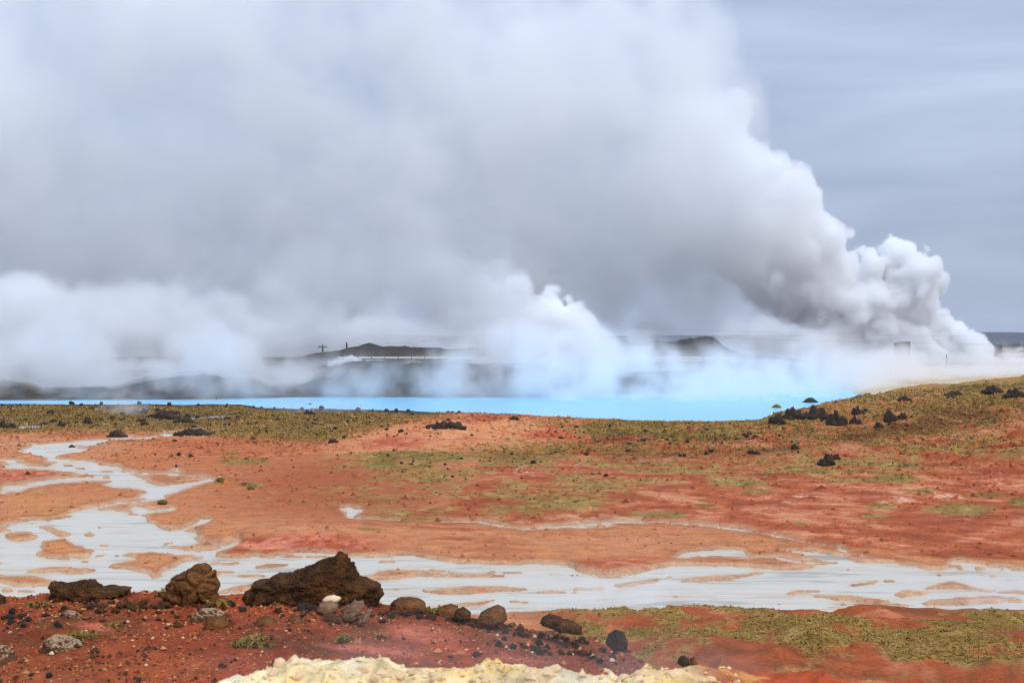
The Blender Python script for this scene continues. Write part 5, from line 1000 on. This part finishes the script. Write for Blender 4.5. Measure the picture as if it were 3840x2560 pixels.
# the power station
r = empty('chimney_stack', tuple(W(3382, 1420, 880))); tag(r, 'block of four grey concrete chimney flues standing in the white steam', 'chimney'); k = 880 / FP; z0 = W(0, 1420, 880).z; zt = W(0, 1281, 880).z
for i, (x0_, x1_, mt, dz) in enumerate([(3354, 3366, M_cdark, -1.0), (3366.5, 3378, M_conc, -.5), (3379.5, 3393, M_conc, -.2), (3395, 3409, M_conc, 0)]):
    cx = ((x0_ + x1_) / 2 - 3382) * k; wv = (x1_ - x0_) * k; f = box('flue', (cx, i * -0.35, (zt - z0 + dz) / 2), (wv, 3.2, zt - z0 + dz), mt, r, bev=0.12); box('rim', (0, 0, (zt - z0 + dz) / 2 + .15), (wv * 1.04, 3.4, .3), M_cdark, f)
    box('seam', (wv / 2 + .06, -1.2, 0), (.14, .5, zt - z0 + dz - .6), M_cdark, f)
for px, y0_, y1_, w_, lb in [(3549, 1331, 1440, 4.5, 'thin grey vent pipe puffing steam right of the chimney block'), (3575, 1372, 1430, 5, 'short dark vent post in the steam right of the thin vent pipe'), (3624, 1373, 1430, 4, 'pointed dark vent post in the steam at the far right')]:
    k = 700 / FP; t, f = W(px, y0_, 700), W(px, y1_, 700); r = empty('vent_pipe', tuple(f)); tag(r, lb, 'pipe'); h = t.z - f.z; tube('shaft', (0, 0, 0), (0, 0, h), w_ * k / 2, M_cdark, r, 12, w_ * k * .42); tube('cap', (0, 0, h), (0, 0, h + .35), w_ * k * .62, M_cdark, r, 12); tube('flange', (0, 0, h * .55), (0, 0, h * .55 + .2), w_ * k * .62, M_cdark, r, 12)
d = 1050; k = d / FP; r = empty('industrial_shed', tuple(W(3735, 1322, d))); tag(r, 'long white-walled shed with grey roof and big door at the right edge', 'building'); Lx = 300 * k; hw = 27 * k
box('wall', (Lx / 2 + 12 * k, 4, hw / 2 - 1), (Lx - 24 * k, 8, hw + 2), M_wall, r); rf = box('roof', (Lx / 2, 3.8, hw + .5), (Lx, 10, 1.2), M_roof, r, bev=.1); box('ridge_cap', (0, 0, .7), (Lx * .99, 1.0, .3), M_roof, rf); box('gable', (6 * k, 4, hw / 2 - 1), (12 * k, 7.8, hw + 2), M_roof, r)
dr = box('roller_door', (55 * k, -.12, 10 * k), (25 * k, .16, 22 * k), M_door, r); box('wicket_door', (5 * k, -.1, -4 * k), (7 * k, .1, 12 * k), M_wall, dr); box('door_frame', (0, -.08, 11.4 * k), (27 * k, .12, 1 * k), M_roof, dr)
for i in range(9): box('wall_panel', (18 * k + i * 31 * k, -.06, hw * .5 - 1.5), (.25, .1, hw), M_door, r)
box('quay_wall', (Lx / 2 + 5 * k, -2.4, -1.0), (Lx, 1.2, .8), M_white, r)
r = empty('white_annex', tuple(W(3690, 1308, 1120))); tag(r, 'low white building half hidden behind the industrial shed', 'building'); k = 1120 / FP; box('wall', (27 * k, 3, 6 * k), (54 * k, 6, 22 * k), M_white, r); box('roof', (27 * k, 3, 17.4 * k), (56 * k, 6.4, .5), M_wall, r); box('tall_bay', (-50 * k, 3, 6 * k), (12 * k, 5, 34 * k), M_tan, r)
for px, w_, mt, lb, nm, ct in [(3832, 26, M_green, 'green container in front of the industrial shed at the right edge', 'cargo_container', 'container'), (3778, 14, M_or, 'orange-tan pallet stack in front of the shed door', 'pallet_stack', 'pallets'), (3763, 12, M_green, 'small green skip left of the pallet stack', 'skip', 'skip')]:
    k = 1030 / FP; c = W(px, 1318, 1030); r = empty(nm, tuple(c)); tag(r, lb, ct); box('body', (0, 0, 0), (w_ * k, 2.2, 5 * k), mt, r, bev=.05); box('lid', (0, 0, 2.7 * k), (w_ * k * 1.03, 2.3, .25), mt, r)
d = 560; q = W(3790, 1408, 480)
for px, py, w_, h_, d_, lb in [(3632, 1424, 16, 5, 520, 'low grey concrete block on the pale silica flat'), (3830, 1405, 34, 9, 560, 'pale concrete ledge at the right edge of the silica flat')]:
    k = d_ / FP; c = W(px, py, d_); o = box('concrete_block', tuple(c), (w_ * k, 1.2, h_ * k), M_tan, None, 0.1, bev=.08); tag(o, lb, 'block')

# ------------------------------------------------------------------ the damp air itself: adds to the haze blue already in the far hills' colour
hm_, ht_ = bpy.data.materials.new('haze'), None
hm_.use_nodes = True; ht_ = hm_.node_tree; ht_.nodes.clear()
ho = ht_.nodes.new('ShaderNodeOutputMaterial'); hp = ht_.nodes.new('ShaderNodeVolumePrincipled'); hp.inputs['Density'].default_value = 0.00006; hp.inputs['Color'].default_value = (0.86, 0.92, 1.0, 1); hp.inputs['Density Attribute'].default_value = ''
ht_.links.new(hp.outputs[0], ho.inputs['Volume'])
hz_ = box('haze', (0, 0, 0), (1, 1, 1), hm_); hz_.scale = (64000, 32000, 352); hz_.location = (0, 0, 172); tag(hz_, 'thin damp haze over the whole landscape', 'haze', kind='stuff')
